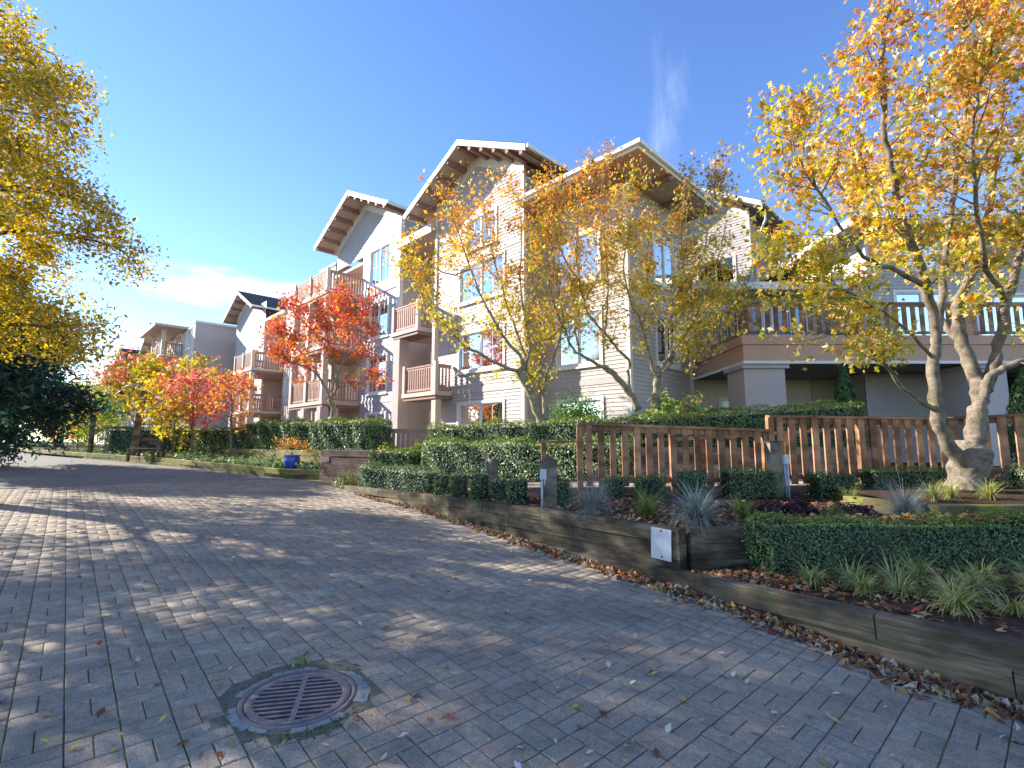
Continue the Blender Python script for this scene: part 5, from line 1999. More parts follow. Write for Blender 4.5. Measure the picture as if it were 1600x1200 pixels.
T2 = [
    ([(0.78,12.60,1.86), (0.62,12.60,2.31), (0.41,12.55,2.88), (0.16,12.50,3.29)], 0.107, 0.1),
    ([(0.16,12.50,3.29), (-0.33,12.40,3.44), (-0.72,12.20,3.65), (-1.27,12.00,3.94), (-1.74,11.90,4.48), (-2.21,11.80,5.10), (-2.44,11.70,5.72)], 0.053, 0.012),
    ([(0.16,12.50,3.29), (0.25,12.50,3.62), (-0.16,12.30,4.08), (-0.64,12.10,4.86), (-1.05,12.00,5.83), (-1.37,11.90,6.79), (-1.63,11.90,7.47)], 0.057, 0.01),
    ([(0.33,12.55,3.10), (0.36,12.60,3.64), (0.00,12.70,4.68), (-0.34,12.80,5.76), (-0.61,12.80,6.83), (-0.79,12.80,8.11)], 0.049, 0.01),
    ([(0.20,12.50,3.21), (0.46,12.50,3.79), (0.37,12.60,4.66), (0.20,12.70,5.73), (0.26,12.80,7.01), (0.18,12.90,8.35)], 0.049, 0.01),
    ([(0.85,12.70,1.86), (0.86,12.70,2.49), (0.80,12.70,2.78), (0.50,12.80,3.16), (0.30,12.90,3.49), (0.51,13.00,4.06), (1.20,13.00,4.41), (1.65,13.00,5.29), (1.85,13.10,6.59), (1.80,13.20,7.94)], 0.082, 0.01),
    ([(0.80,12.70,2.78), (0.88,12.60,3.22), (1.14,12.40,3.85), (1.31,12.30,4.58), (1.14,12.20,5.56), (0.98,12.10,6.71), (0.83,12.10,7.92)], 0.045, 0.01),
    ([(-1.05,12.00,5.83), (-1.41,11.70,5.56), (-1.84,11.40,5.61), (-2.19,11.20,5.85)], 0.025, 0.008),
    ([(-0.34,12.80,5.76), (-0.98,13.20,6.63), (-1.46,13.40,7.65)], 0.025, 0.008),
]
T3 = [
    ([(3.23,12.60,2.31), (3.04,12.60,2.72), (2.71,12.55,3.13), (2.38,12.50,3.37)], 0.082, 0.08),
    ([(2.38,12.50,3.37), (1.96,12.40,3.57), (1.54,12.30,3.84), (1.29,12.20,4.39), (1.05,12.10,5.03), (0.81,12.00,5.99), (0.73,12.00,7.01)], 0.049, 0.01),
    ([(3.04,12.60,2.72), (3.03,12.70,3.32), (3.04,12.70,3.62), (2.68,12.70,4.00), (2.44,12.70,4.34), (2.03,12.70,4.85), (1.79,12.70,5.73), (1.72,12.70,6.79), (1.83,12.70,8.24), (2.01,12.70,8.79)], 0.053, 0.01),
    ([(2.44,12.70,4.34), (2.52,12.80,4.88), (2.61,13.00,5.83), (2.57,13.10,6.96), (2.53,13.20,8.50), (2.64,13.20,9.18)], 0.033, 0.008),
    ([(1.72,12.40,3.80), (1.70,12.80,4.71), (2.30,13.20,5.89), (2.90,13.40,7.08), (3.23,13.50,8.27)], 0.033, 0.008),
    ([(1.79,12.70,5.73), (1.34,12.40,6.32), (1.08,12.20,7.27), (1.16,12.10,8.10)], 0.025, 0.008),
]
T4 = [
    ([(3.63,12.40,2.30), (3.66,12.40,2.79), (3.68,12.40,3.08)], 0.09, 0.1),
    ([(3.68,12.40,3.08), (3.91,12.40,3.52), (4.08,12.40,3.77), (4.08,12.40,4.61), (4.33,12.40,4.94), (4.41,12.40,5.80), (4.45,12.40,6.84), (4.59,12.40,8.08), (4.78,12.40,8.62)], 0.061, 0.01),
    ([(3.68,12.40,3.08), (3.55,12.40,3.44), (3.44,12.30,3.92), (3.24,12.20,4.56), (2.99,12.10,5.03), (2.82,12.00,5.83), (3.02,12.00,7.01), (3.12,12.00,7.87)], 0.049, 0.01),
    ([(4.08,12.40,3.77), (4.27,12.20,4.06), (4.54,12.00,4.51), (4.77,11.90,5.13), (5.08,11.80,5.92), (5.37,11.80,6.92)], 0.037, 0.01),
    ([(4.33,12.40,4.94), (4.73,12.60,5.69), (5.19,12.80,6.65), (5.45,12.90,7.79), (5.64,12.90,8.72)], 0.033, 0.008),
    ([(3.73,12.40,3.11), (4.34,12.90,4.04), (5.07,13.20,4.45), (5.88,13.40,5.04), (6.50,13.50,5.81)], 0.041, 0.01),
    ([(4.07,12.40,4.27), (3.78,12.90,5.08), (3.73,13.20,6.26), (3.89,13.30,7.60)], 0.033, 0.01),
    ([(3.74,12.40,3.19), (4.07,11.90,3.52), (4.47,11.70,3.72), (4.83,11.60,3.94)], 0.025, 0.01),
]
T1 = [
    ([(-6.17,17.00,2.20), (-6.19,17.00,2.71), (-6.29,17.00,2.93)], 0.082, 0.09),
    ([(-6.29,17.00,2.93), (-6.56,17.00,3.49), (-6.87,16.90,3.92), (-7.24,16.70,4.11), (-7.81,16.50,4.30), (-8.33,16.40,4.72)], 0.049, 0.012),
    ([(-6.29,17.00,2.86), (-6.07,17.00,3.49), (-6.26,17.00,4.39), (-6.66,16.80,5.03), (-7.08,16.70,5.46), (-7.52,16.60,6.11)], 0.057, 0.01),
    ([(-6.22,17.00,3.49), (-5.95,17.10,4.18), (-5.80,17.20,5.11), (-5.97,17.30,5.83), (-6.28,17.30,6.71)], 0.049, 0.01),
    ([(-6.07,17.00,3.49), (-5.54,16.90,3.92), (-5.09,16.80,4.69), (-4.98,16.70,5.46), (-5.07,16.70,6.18)], 0.041, 0.01),
    ([(-6.56,17.00,3.49), (-7.32,17.40,4.46), (-8.23,17.80,5.12), (-8.95,18.00,5.77)], 0.041, 0.01),
    ([(-6.06,17.00,3.38), (-5.51,17.20,3.51), (-4.84,17.20,3.74)], 0.033, 0.01),
    ([(-6.26,17.00,4.39), (-6.33,16.50,5.19), (-6.46,16.30,6.30)], 0.033, 0.01),
]

YEL = [(0.72, 0.52, 0.10), (0.78, 0.60, 0.16), (0.66, 0.50, 0.08), (0.74, 0.46, 0.09)]
YELGR = [(0.54, 0.50, 0.06), (0.42, 0.44, 0.06), (0.62, 0.52, 0.07), (0.32, 0.37, 0.05)]
ORA = [(0.74, 0.36, 0.09), (0.70, 0.30, 0.09), (0.76, 0.44, 0.12), (0.62, 0.24, 0.08)]
RUST = [(0.42, 0.14, 0.06), (0.52, 0.19, 0.07), (0.34, 0.10, 0.06), (0.56, 0.26, 0.09)]
RED = [(0.66, 0.11, 0.09), (0.58, 0.08, 0.08), (0.72, 0.20, 0.16), (0.68, 0.27, 0.09)]
PINK = [(0.70, 0.20, 0.17), (0.74, 0.29, 0.24), (0.64, 0.15, 0.14)]

tree('maple_tree', 'big multi stemmed orange maple in the timber planter at right', (6.22, 6.9, 0.74), T5, 5.2, 0.80, 5, 6.6, 0.076,
     two_tone(YELGR + YEL, ORA + ORA + YEL, 0.44, 0.3), spread=0.10, seed=3, skip=1, sides=14, start=0.40, voxel=0.013)
tree('maple_tree', 'yellow orange maple with fanning stems before the nearest gable', (0.78, 12.6, 0.7), T2, 5.8, 0.82, 4, 4.4, 0.086,
     two_tone(YEL + YELGR, ORA + ORA + YEL, 0.50, 0.3), spread=0.12, seed=4, skip=1, bark='bark_stem', start=0.22, up=0.15)
tree('maple_tree', 'orange maple leaning left in front of the lower sided block', (3.22, 12.6, 0.7), T3, 5.8, 0.78, 4, 3.8, 0.086,
     two_tone(YEL + YELGR, ORA + ORA + YEL + RUST, 0.55, 0.3), spread=0.12, seed=5, skip=1, bark='bark_stem', start=0.30, up=0.2)
tree('maple_tree', 'upright yellow green maple beside the raised deck corner', (3.64, 12.4, 0.7), T4, 6.0, 0.72, 4, 5.4, 0.088,
     two_tone(YELGR + YEL + YEL, ORA + RUST + YEL, 0.72, 0.3), spread=0.14, seed=6, skip=1, bark='bark_stem', start=0.25, up=0.2)
tree('maple_tree', 'red maple behind the long hedge before the second gable', (-6.18, 17.0, 0.9), T1, 6.0, 0.64, 3, 6.0, 0.105,
     two_tone(ORA + RED, RED + RED + PINK + ORA, 0.42, 0.4), spread=0.16, seed=7, skip=1, bark='bark_stem', start=0.35)


def street_tree(label, base, h, r, colour, seed, n=14, r0=0.06, per=4, leaf=0.13, th=0.25, nb=2.6, bl=0.6, group='street trees in the far beds', spread=0.2, cone=False, shape='maple', bark='bark', cat='tree', name='street_tree'):
    rg = random.Random(seed)
    L = auto_limbs(rg, base, h, r, n, r0, th, cone=cone)
    return tree(name, label, base, L, nb, bl, 2, per, leaf, colour, spread=spread, seed=seed, skip=1, start=0.25, group=group, sides=7, shape=shape, bark=bark, cat=cat)


street_tree('slim orange street tree at the end of the long hedge', (-10.35, 18.3, 0.85), 3.3, 0.85, two_tone(ORA, ORA + PINK, 0.5), 31)
street_tree('pink red street tree left of the slim orange one', (-12.5, 19.4, 0.85), 3.3, 1.1, two_tone(PINK + RED, PINK, 0.5), 32, n=17)
street_tree('golden yellow street tree between the lamp post and the pink tree', (-14.2, 20.0, 0.85), 3.2, 0.95, two_tone(YELGR + YEL, YEL + ORA, 0.55), 33, n=16)
street_tree('small yellow green sapling beside the pink red tree', (-13.2, 19.3, 0.85), 2.0, 0.6, two_tone(YELGR + YEL, YEL, 0.6), 34, n=10)
street_tree('big rusty brown tree behind the leaning lamp post', (-20.2, 26.5, 0.9), 4.7, 2.4, two_tone(YELGR + [(0.16, 0.17, 0.05)], RUST + PINK, 0.55), 35, n=20, r0=0.12, leaf=0.17, bl=0.9, per=5)
street_tree('big olive and rust tree before the blank stucco wall', (-17.4, 25.0, 0.9), 4.5, 2.0, two_tone(YELGR + [(0.16, 0.18, 0.05)], RUST + YELGR, 0.65), 36, n=20, r0=0.11, leaf=0.17, bl=0.9, per=5)
street_tree('bright green small tree left of the leaning lamp post', (-20.0, 23.6, 0.85), 2.7, 1.1, two_tone([(0.20, 0.30, 0.05), (0.28, 0.34, 0.05), (0.16, 0.25, 0.05)], YELGR, 0.8), 37, n=13, th=0.15)
street_tree('small orange tree far along the road', (-27.2, 29.5, 0.85), 3.0, 1.2, two_tone(ORA, ORA + PINK, 0.5), 38, n=12, leaf=0.16, th=0.12)
street_tree('yellow green bush tree beside the small orange tree', (-24.3, 27.8, 0.85), 2.4, 1.1, two_tone(YELGR, YEL, 0.6), 39, n=10, leaf=0.15, th=0.1)
street_tree('dark conifer at the far end of the road', (-33.5, 36.5, 0.8), 5.6, 1.5, two_tone([(0.05, 0.09, 0.04), (0.08, 0.12, 0.05)], [(0.10, 0.13, 0.06)], 0.9), 40, n=26, cone=True, th=0.06, leaf=0.22, shape='long', bark='bark_dark', name='conifer_tree')
street_tree('bare looking rusty tree at the far end of the road', (-38.0, 42.0, 0.8), 5.0, 2.2, two_tone(RUST, RUST + ORA, 0.5), 41, n=14, leaf=0.22, th=0.12)
for i, (x, y, h, r) in enumerate(((-58, 52, 7, 4), (-66, 60, 9, 5), (-50, 58, 7, 4), (-76, 62, 10, 6), (-44, 41, 4.5, 2.2))):
    street_tree(['second tallest distant tree at the far road end', 'distant green tree behind the dark conifer', 'distant green tree in front of the far building end', 'tallest distant green tree at the far left', 'low distant green tree beside the road'][i], (x, y, 0.6), h, r, two_tone(GREEN_GREY + YELGR, GREEN_GREY, 0.5), 42 + i, n=18, leaf=0.34, th=0.08, bl=1.5, spread=0.45, group='distant trees', per=5)

# large yellow tree and dark evergreen on the left side of the road
GOLD = [(0.62, 0.42, 0.04), (0.68, 0.48, 0.05), (0.54, 0.38, 0.04), (0.46, 0.36, 0.05), (0.70, 0.44, 0.05)]
OLIVE = [(0.34, 0.29, 0.045), (0.42, 0.33, 0.04), (0.26, 0.26, 0.05)]
rg = random.Random(77)


def big_limbs(base, H, R, n, r0, seed, th=0.16):
    rg = random.Random(seed)
    B = Vector(base)
    top = B + Vector((0.3, -0.2, H))
    L = [([tuple(B), tuple(B + Vector((0.1, 0.05, H * 0.3))), tuple(B + Vector((0.1, -0.1, H * 0.65))), tuple(top)], r0, 0.03)]
    for i in range(n):
        t = th + (0.95 - th) * ((i + 0.5) / n)
        s = B + Vector((0.1, 0, H * t))
        a = i * 2.399 + rg.uniform(-.3, .3)
        rad = R * math.sqrt(max(0.08, 1 - ((t - 0.42) / 0.62) ** 2)) * rg.uniform(0.6, 1.18)
        e = s + Vector((math.cos(a) * rad, math.sin(a) * rad, rad * 0.12 + 0.3))
        mid = s.lerp(e, 0.5) + Vector((0, 0, rad * 0.14))
        L.append(([tuple(s), tuple(mid), tuple(e), tuple(e + Vector((math.cos(a) * rad * .12, math.sin(a) * rad * .12, -0.35)))], r0 * 0.32 * (1.1 - t), 0.012))
    return L


tree('beech_tree', 'large golden yellow tree overhanging the left road edge', (-11.9, 9.6, 0.55), big_limbs((-11.9, 9.6, 0.55), 10.6, 2.5, 54, 0.24, 5, 0.24), 4.2, 0.72, 4, 11.5, 0.088,
     two_tone(GOLD + OLIVE, GOLD + GOLD + OLIVE, 0.5), shape='oval', spread=0.20, seed=8, start=0.25, droop=0.4, bark='bark_dark', up=0.1)
tree('beech_tree', 'golden tree at the left edge shading the near paving', (-12.2, 4.6, 0.3), big_limbs((-12.2, 4.6, 0.3), 8.4, 3.4, 14, 0.22, 6, 0.25), 3.4, 0.9, 3, 8, 0.13,
     two_tone(GOLD, GOLD + OLIVE, 0.5), shape='oval', spread=0.24, seed=9, start=0.25, droop=0.3, bark='bark_dark', up=0.1)
tree('laurel_tree', 'dark blue green evergreen at the left road edge', (-17.6, 16.0, 0.85), big_limbs((-17.6, 16.0, 0.85), 5.6, 2.1, 34, 0.14, 7, 0.10), 5.0, 0.8, 4, 10, 0.20,
     lambda rs, P, zf, cl: pick(rs, len(P), [(0.03, 0.085, 0.06), (0.04, 0.11, 0.075), (0.06, 0.14, 0.10), (0.022, 0.06, 0.05)]), shape='long', spread=0.25, seed=10, start=0.15, droop=0.6, bark='bark_dark', up=0.0)


def cypress(label, loc, h, r, seed):
    rs = np.random.RandomState(seed)
    n = 5200
    t = rs.rand(n) ** 0.8
    rad = r * np.sin(np.pi * np.clip(t * 0.80 + 0.2, 0, 1)) ** 0.8 * (0.75 + 0.25 * np.sqrt(rs.rand(n)))
    a = rs.rand(n) * 6.283
    rad *= 1 + 0.13 * np.sin(a * 5 + t * 17)
    P = np.column_stack([np.cos(a) * rad, np.sin(a) * rad, t * h])
    Nm = np.column_stack([np.cos(a), np.sin(a), np.full(n, 0.3)]) + rs.normal(0, 0.5, (n, 3))
    root = tag(empty('cypress_tree', loc), label, 'tree')
    roll = np.column_stack([np.cos(a) * 0.3, np.sin(a) * 0.3, np.ones(n)]) + rs.normal(0, 0.25, (n, 3))
    V, Q, k_ = leaf_arrays(P, Nm, 0.085 * rs.uniform(0.6, 1.3, n), 'long', rs, roll)
    link(bpy.data.objects.new('crown', quad_mesh('crown', V, Q, 'leaf_hedge', pick(rs, n, [(0.05, 0.12, 0.03), (0.07, 0.16, 0.035), (0.10, 0.20, 0.045)]))), root)
    m = MB()
    m.tube([(0, 0, -0.1), (0, 0, h * 0.9)], [0.05, 0.01], 7)
    m.build('trunk', 'bark_dark', root)


cypress('slender bright green cypress in front of the shaded porch', (8.75, 12.9, 0.8), 2.75, 0.30, 1)
cypress('dark green cypress at the right edge behind the fence', (10.0, 9.55, 0.8), 2.1, 0.34, 2)

leafy_plant('shrub', 'rounded bright green shrub under the ground floor windows', (1.72, 12.9, 1.80), 0.82, 3600, 0.075, [(0.14, 0.27, 0.04), (0.20, 0.33, 0.05), (0.10, 0.20, 0.035)], 4, cat='shrub', mat='leaf', squash=1.1)
hyd = leafy_plant('hydrangea', 'big leaved hydrangea with faded flower heads beside the deck', (4.2, 12.6, 1.75), 0.85, 800, 0.17, [(0.17, 0.30, 0.05), (0.26, 0.36, 0.07), (0.34, 0.38, 0.08)], 5, cat='shrub', mat='leaf', squash=1.1)
rs = np.random.RandomState(6)
for i in range(6):
    a = i * 1.1 + 2.8
    P, v = ball_points(rs, 90, (0, 0, 0), (0.10, 0.10, 0.08), 0.7)
    V, Q, k_ = leaf_arrays(P, v, np.full(90, 0.04), 'oval', rs)
    o = link(bpy.data.objects.new('flower_head', quad_mesh('flower_head', V, Q, 'leaf_dry', pick(rs, 90, [(0.45, 0.22, 0.20), (0.50, 0.32, 0.22), (0.36, 0.24, 0.14)]))), hyd)
    o.location = (math.cos(a) * 0.55, math.sin(a) * 0.5, 0.72 + 0.1 * math.sin(i * 2.3))
leafy_plant('shrub', 'dark evergreen shrub at the foot of the deck wall', (3.25, 13.6, 1.6), 0.5, 900, 0.08, GREEN, 8, cat='shrub', squash=1.0)
leafy_plant('shrub', 'leafy green plant by the patio behind the steps', (-2.35, 13.1, 0.95), 0.5, 650, 0.09, [(0.16, 0.26, 0.05), (0.24, 0.30, 0.05), (0.10, 0.18, 0.04)], 9, cat='shrub', mat='leaf', squash=1.1)
leafy_plant('shrub', 'small yellow leaved plant at the end of the long hedge', (-3.35, 13.6, 1.2), 0.36, 420, 0.07, YELGR, 10, cat='shrub', mat='leaf')
leafy_plant('shrub', 'fluffy lime green ground plant at the wall end', (-3.95, 12.05, 0.44), 0.33, 900, 0.05, [(0.22, 0.28, 0.05), (0.30, 0.33, 0.07), (0.14, 0.20, 0.05)], 12, cat='plant', shape='long', squash=1.0)

# ------------------------------------------------------------------ border plants
BLUE = [(0.30, 0.35, 0.33), (0.38, 0.43, 0.40), (0.24, 0.28, 0.25), (0.42, 0.40, 0.32)]
SEDGE = [(0.20, 0.26, 0.05), (0.30, 0.34, 0.07), (0.40, 0.40, 0.12), (0.16, 0.22, 0.05)]
VARI = [(0.48, 0.46, 0.14), (0.58, 0.54, 0.20), (0.38, 0.40, 0.09), (0.26, 0.31, 0.07), (0.42, 0.33, 0.14)]
grass_clump('leftmost blue grey tufted grass on the timber wall', (1.02, 6.38, 0.60), 620, 0.62, BLUE, 1, 'blue tufted grasses', lean=1.7)
grass_clump('middle blue grey tufted grass spilling over the timber wall corner', (2.02, 5.50, 0.60), 680, 0.66, BLUE, 2, 'blue tufted grasses', lean=1.8, droop=1.1)
grass_clump('right blue grey tufted grass beside the mossy planter', (4.40, 5.62, 0.62), 600, 0.62, BLUE, 3, 'blue tufted grasses', lean=1.7)
grass_clump('green and gold sedge between the two left blue grasses', (1.62, 6.05, 0.60), 320, 0.44, SEDGE, 4, 'green sedges in the border')
grass_clump('upright green sedge right of the middle blue grass', (2.62, 5.75, 0.61), 220, 0.36, SEDGE, 5, 'green sedges in the border', lean=0.5)
grass_clump('small yellow green sedge before the boxwood right of the meter post', (4.55, 6.75, 0.66), 180, 0.32, SEDGE, 6, 'green sedges in the border')
grass_clump('short sedge tuft right of the purple coral bells', (3.72, 5.80, 0.62), 150, 0.28, SEDGE, 7, 'green sedges in the border')
for i, (x, y) in enumerate(((5.15, 6.15), (5.55, 6.35), (5.95, 6.25), (6.75, 6.3), (7.0, 6.7))):
    grass_clump('arching golden sedge round the foot of the big maple', (x, y, 0.78), 200, 0.38, [(0.42, 0.42, 0.12), (0.34, 0.36, 0.08), (0.50, 0.48, 0.20)], 12 + i, 'sedges round the big maple', droop=1.5)
for i, (x, y) in enumerate(((2.56, 4.36), (2.86, 4.30), (3.16, 4.22), (3.48, 4.36), (3.02, 3.98), (3.30, 3.86), (3.60, 4.02), (3.12, 3.60), (3.42, 3.52), (3.92, 4.26), (4.22, 4.12), (3.86, 3.74), (4.15, 3.75), (3.7, 3.35), (4.55, 4.25), (4.6, 3.9), (2.80, 4.08))):
    grass_clump('cream edged sedge tuft massed in the strip below the front hedge', (x, y, 0.30 + 0.012 * (x - 2.5)), 150 + 40 * ((i * 3) % 4), 0.30 + 0.03 * ((i * 5) % 4), VARI, 30 + i, 'sedge tufts below the front hedge', droop=1.7, width=0.010, lean=1.5 + 0.5 * ((i * 7) % 5) / 5)
PURP = [(0.06, 0.018, 0.03), (0.09, 0.025, 0.035), (0.045, 0.02, 0.03), (0.12, 0.035, 0.03)]
for i, (x, y, lb) in enumerate(((3.18, 6.15, 'purple leaved coral bells left of the meter post'), (3.55, 6.25, 'purple leaved coral bells at the foot of the meter post'), (4.05, 5.95, 'purple leaved coral bells below the right boxwood'))):
    leafy_plant('coral_bells', lb, (x, y, 0.62), 0.22, 330, 0.075, PURP, 60 + i, cat='plant', group='purple coral bells', squash=0.65, shape='maple')

# ------------------------------------------------------------------ blue pot with a little maple
pot = tag(empty('plant_pot', (-6.45, 14.62, 0.72)), 'glossy blue glazed pot on the mossy bed edge', 'pot')
m = MB()
m.lathe([(0.0, 0.0), (0.13, 0.0), (0.15, 0.03), (0.205, 0.13), (0.225, 0.22), (0.215, 0.30), (0.20, 0.335), (0.225, 0.36), (0.228, 0.385), (0.205, 0.39), (0.19, 0.35)], 28)
m.build('body', 'blue_glaze', pot, True)
m = MB()
m.lathe([(0.19, 0.352), (0.0, 0.36)], 20)
m.build('potting_soil', 'soil', pot)
L = [([(-6.45, 14.62, 1.05), (-6.47, 14.62, 1.25), (-6.42, 14.62, 1.38)], 0.025, 0.015)]
for i in range(8):
    a = i * 0.8
    L.append(([(-6.45, 14.62, 1.3), (-6.45 + 0.25 * math.cos(a), 14.62 + 0.25 * math.sin(a), 1.44), (-6.45 + 0.52 * math.cos(a), 14.62 + 0.5 * math.sin(a), 1.32)], 0.012, 0.004))
tree('dwarf_maple', 'small drooping orange lace maple growing in the blue pot', (-6.45, 14.62, 1.05), L, 6, 0.22, 2, 4, 0.055, two_tone(RUST + ORA, ORA, 0.4), spread=0.07, seed=14, droop=0.6, shape='long', cat='plant', start=0.3)

# ------------------------------------------------------------------ far lamp post, bench, bin-like bollards
lp = tag(empty('lamp_post', (-15.35, 20.0, 0.85)), 'leaning timber lamp post with a curved arm by the far beds', 'lamp')
m = MB()
m.beam((0.05, 0, -0.1), (0.36, 0, 2.7), 0.17, 0.17, up=(0, 1, 0))
m.build('pole', 'post_wood', lp)
m = MB()
m.tube([(0.38, -0.05, 2.6), (0.30, -0.06, 2.86), (0.0, -0.06, 2.98), (-0.35, -0.06, 2.90), (-0.55, -0.06, 2.70)], [0.022] * 5, 8)
m.build('arm', 'metal_grey', lp, True)
m = MB()
m.lathe([(0.02, 0.10), (0.10, 0.02), (0.12, -0.04), (0.10, -0.05)], 14)
o = m.build('lamp_shade', 'lamp_black', lp, True)
o.location = (-0.55, -0.06, 2.62)
be = tag(empty('park_bench', (-13.9, 18.9, 0.80), math.radians(-20)), 'dark timber bench in the flower bed by the lamp post', 'bench')
for i in range(3):
    m = MB()
    m.box(-0.8, 0.8, -0.055, 0.055, 0, 0.035)
    inst('seat_slat', m.mesh('slat', 'timber'), be, (0, -0.2 + 0.14 * i, 0.42))
for i in range(2):
    m = MB()
    m.box(-0.8, 0.8, -0.02, 0.02, 0, 0.11)
    inst('back_slat', m.mesh('slat', 'timber'), be, (0, 0.22 + 0.02 * i, 0.58 + 0.16 * i))
for sx in (-0.68, 0.68):
    for yy, hh in ((-0.2, 0.42), (0.18, 0.86)):
        m = MB()
        m.box(-0.04, 0.04, -0.04, 0.04, -0.05, hh)
        inst('leg', m.mesh('leg', 'timber'), be, (sx, yy, 0))
for i, (x, y) in enumerate(((-19.0, 22.4),)):
    b = tag(empty('lamp_bollard', (x, y, 0.85)), 'slim dark wooden path post left of the leaning lamp post', 'bollard')
    m = MB()
    m.box(-0.07, 0.07, -0.07, 0.07, -0.1, 1.75)
    m.build('post', 'timber', b)
    m = MB()
    m.lathe([(0.0, 1.86), (0.08, 1.82), (0.1, 1.76), (0.1, 1.751)], 8)
    m.build('cap', 'lamp_black', b)

# patio behind the steps
pr_ = tag(empty('patio_fence', (-2.95, 14.6, 0.85)), 'low brown patio fence at the foot of the stucco pillar', 'fence')
railing(pr_, (-0.75, 0), (0.85, -0.2), 0.0, 1.0, 'balcony_wood', bw=0.09, gap=0.14)
for x in (-0.75, 0.85):
    m = MB()
    m.box(x - 0.05, x + 0.05, -0.05 - 0.1 * (x > 0), 0.05 - 0.2 * (x > 0) + 0.1 * (x > 0), -0.2, 1.1)
    m.build('post', 'balcony_trim', pr_)

# ------------------------------------------------------------------ ground cover and fallen leaves
rs = np.random.RandomState(31)
n = 9000
ii = rs.randint(0, 6, n)
fr_ = rs.rand(n)
tt = rs.rand(n) ** 0.8 * 0.9
A0, A1 = np.array([(*LEFTC[i], zroad(*LEFTC[i]) + 0.17) for i in range(9)]), np.array([(*bk[i], zroad(*LEFTC[i]) + 0.27) for i in range(9)])
F0 = A0[ii] * (1 - fr_[:, None]) + A0[ii + 1] * fr_[:, None]
F1 = A1[ii] * (1 - fr_[:, None]) + A1[ii + 1] * fr_[:, None]
P = F0 * (1 - tt[:, None]) + F1 * tt[:, None]
P[:, 2] += np.abs(rs.normal(0.06, 0.07, n))
ok = np.hypot(P[:, 0] + 6.45, P[:, 1] - 14.5) > 0.42
P = P[ok]
n = len(P)
c = pick(rs, n, [(0.30, 0.36, 0.20), (0.16, 0.26, 0.06), (0.40, 0.44, 0.30), (0.10, 0.18, 0.05), (0.24, 0.32, 0.06)])
o = leaf_object('ground_cover', P, rs.normal(0, 0.5, (n, 3)) + np.array([0, 0, 1.0]), rs.uniform(0.09, 0.19, n), c, 'oval', 'leaf_hedge', seed=5)
tag(o, 'mixed pale green ground cover filling the far beds', 'ground cover', kind='stuff')

DRY = [(0.30, 0.13, 0.06), (0.22, 0.085, 0.045), (0.40, 0.20, 0.08), (0.50, 0.33, 0.12), (0.16, 0.06, 0.04), (0.46, 0.38, 0.26), (0.36, 0.12, 0.07)]
PALE = [(0.55, 0.48, 0.34), (0.50, 0.36, 0.16), (0.42, 0.22, 0.10), (0.58, 0.54, 0.44), (0.56, 0.40, 0.10)]


def road_leaves(P2, lift, size, pal, name, label, seed, parent=None, tilt=0.28, shape='maple'):
    rs = np.random.RandomState(seed)
    z = np.array([zroad(x, y) for x, y in P2]) + 0.014 + lift
    P = np.column_stack([P2, z])
    Nm = rs.normal(0, tilt, P.shape) + np.array([0, 0, 1.0])
    return leaf_object(name, P, Nm, size, pick(rs, len(P), pal), shape, 'leaf_dry', seed=seed)


EL = plen(EDGE)
n = 3800
s = EL * (0.10 + 0.75 * rs.rand(n) ** 0.62)
dist = np.abs(rs.normal(0, 1, n)) * (0.03 + 0.11 * (s / EL) ** 1.5) + 0.01
pts2 = []
for si, di in zip(s, dist):
    a = pline(EDGE, si)
    b = pline(EDGE, min(EL - 1e-3, si + 0.05))
    d = Vector((b[0] - a[0], b[1] - a[1], 0)).normalized()
    clump = 0.5 + 0.5 * math.sin(si * 5.1) * math.sin(si * 2.3 + 1)
    pts2.append((a[0] + d.y * (di * (0.7 + 0.8 * clump) + 0.075), a[1] - d.x * (di * (0.7 + 0.8 * clump) + 0.075)))
pts2 = np.array(pts2)
o = road_leaves(pts2, np.abs(rs.normal(0, 0.016, n)) * np.exp(-dist * 6), rs.uniform(0.04, 0.095, n), DRY + PALE[:2], 'leaf_litter', '', 51, tilt=0.45)
tag(o, 'drift of brown and yellow fallen leaves along the timber kerb', 'fallen leaves', kind='stuff')
n = 760
px = rs.uniform(-1, 1, n)
yy = 2.2 + 13 * rs.rand(n) ** 1.3
P2 = np.column_stack([px * yy * 0.95 - 0.5, yy])
ok = np.array([side_of_edge(x, y) > 0.12 and math.hypot(x - DR_C[0], y - DR_C[1]) > 0.4 for x, y in P2])
P2 = P2[ok]
o = road_leaves(P2, np.abs(rs.normal(0, 0.004, len(P2))), rs.uniform(0.03, 0.065, len(P2)), PALE + PALE[:1] + PALE[3:4] + DRY[:2], 'scattered_leaves', '', 52, shape='oval')
tag(o, 'small pale leaves scattered over the paved road', 'fallen leaves', kind='stuff')
# leaves on the beds
n = 3400
fi = rs.randint(0, len(front) - 2, n)
fr_ = rs.rand(n)
A0, A1 = np.array(front), np.array([(*b, 0.82) for b in back])
F0 = A0[fi] * (1 - fr_[:, None]) + A0[fi + 1] * fr_[:, None]
F1 = A1[fi] * (1 - fr_[:, None]) + A1[fi + 1] * fr_[:, None]
tt = 0.012 + 0.16 * rs.rand(n)
P = F0 + (F1 - F0) * tt[:, None]
P[:, 2] = F0[:, 2] - 0.04 + (0.86 - F0[:, 2]) * np.minimum(1, tt * 1.6) + 0.015 + np.abs(rs.normal(0, 0.012, n))
o = leaf_object('leaf_litter', P, rs.normal(0, 0.4, (n, 3)) + np.array([0, 0, 1.0]), rs.uniform(0.035, 0.085, n), pick(rs, n, DRY), 'maple', 'leaf_dry', seed=53)
tag(o, 'brown fallen leaves covering the border soil', 'fallen leaves', kind='stuff')
n = 1500
x = rs.uniform(1.75, 5.2, n)
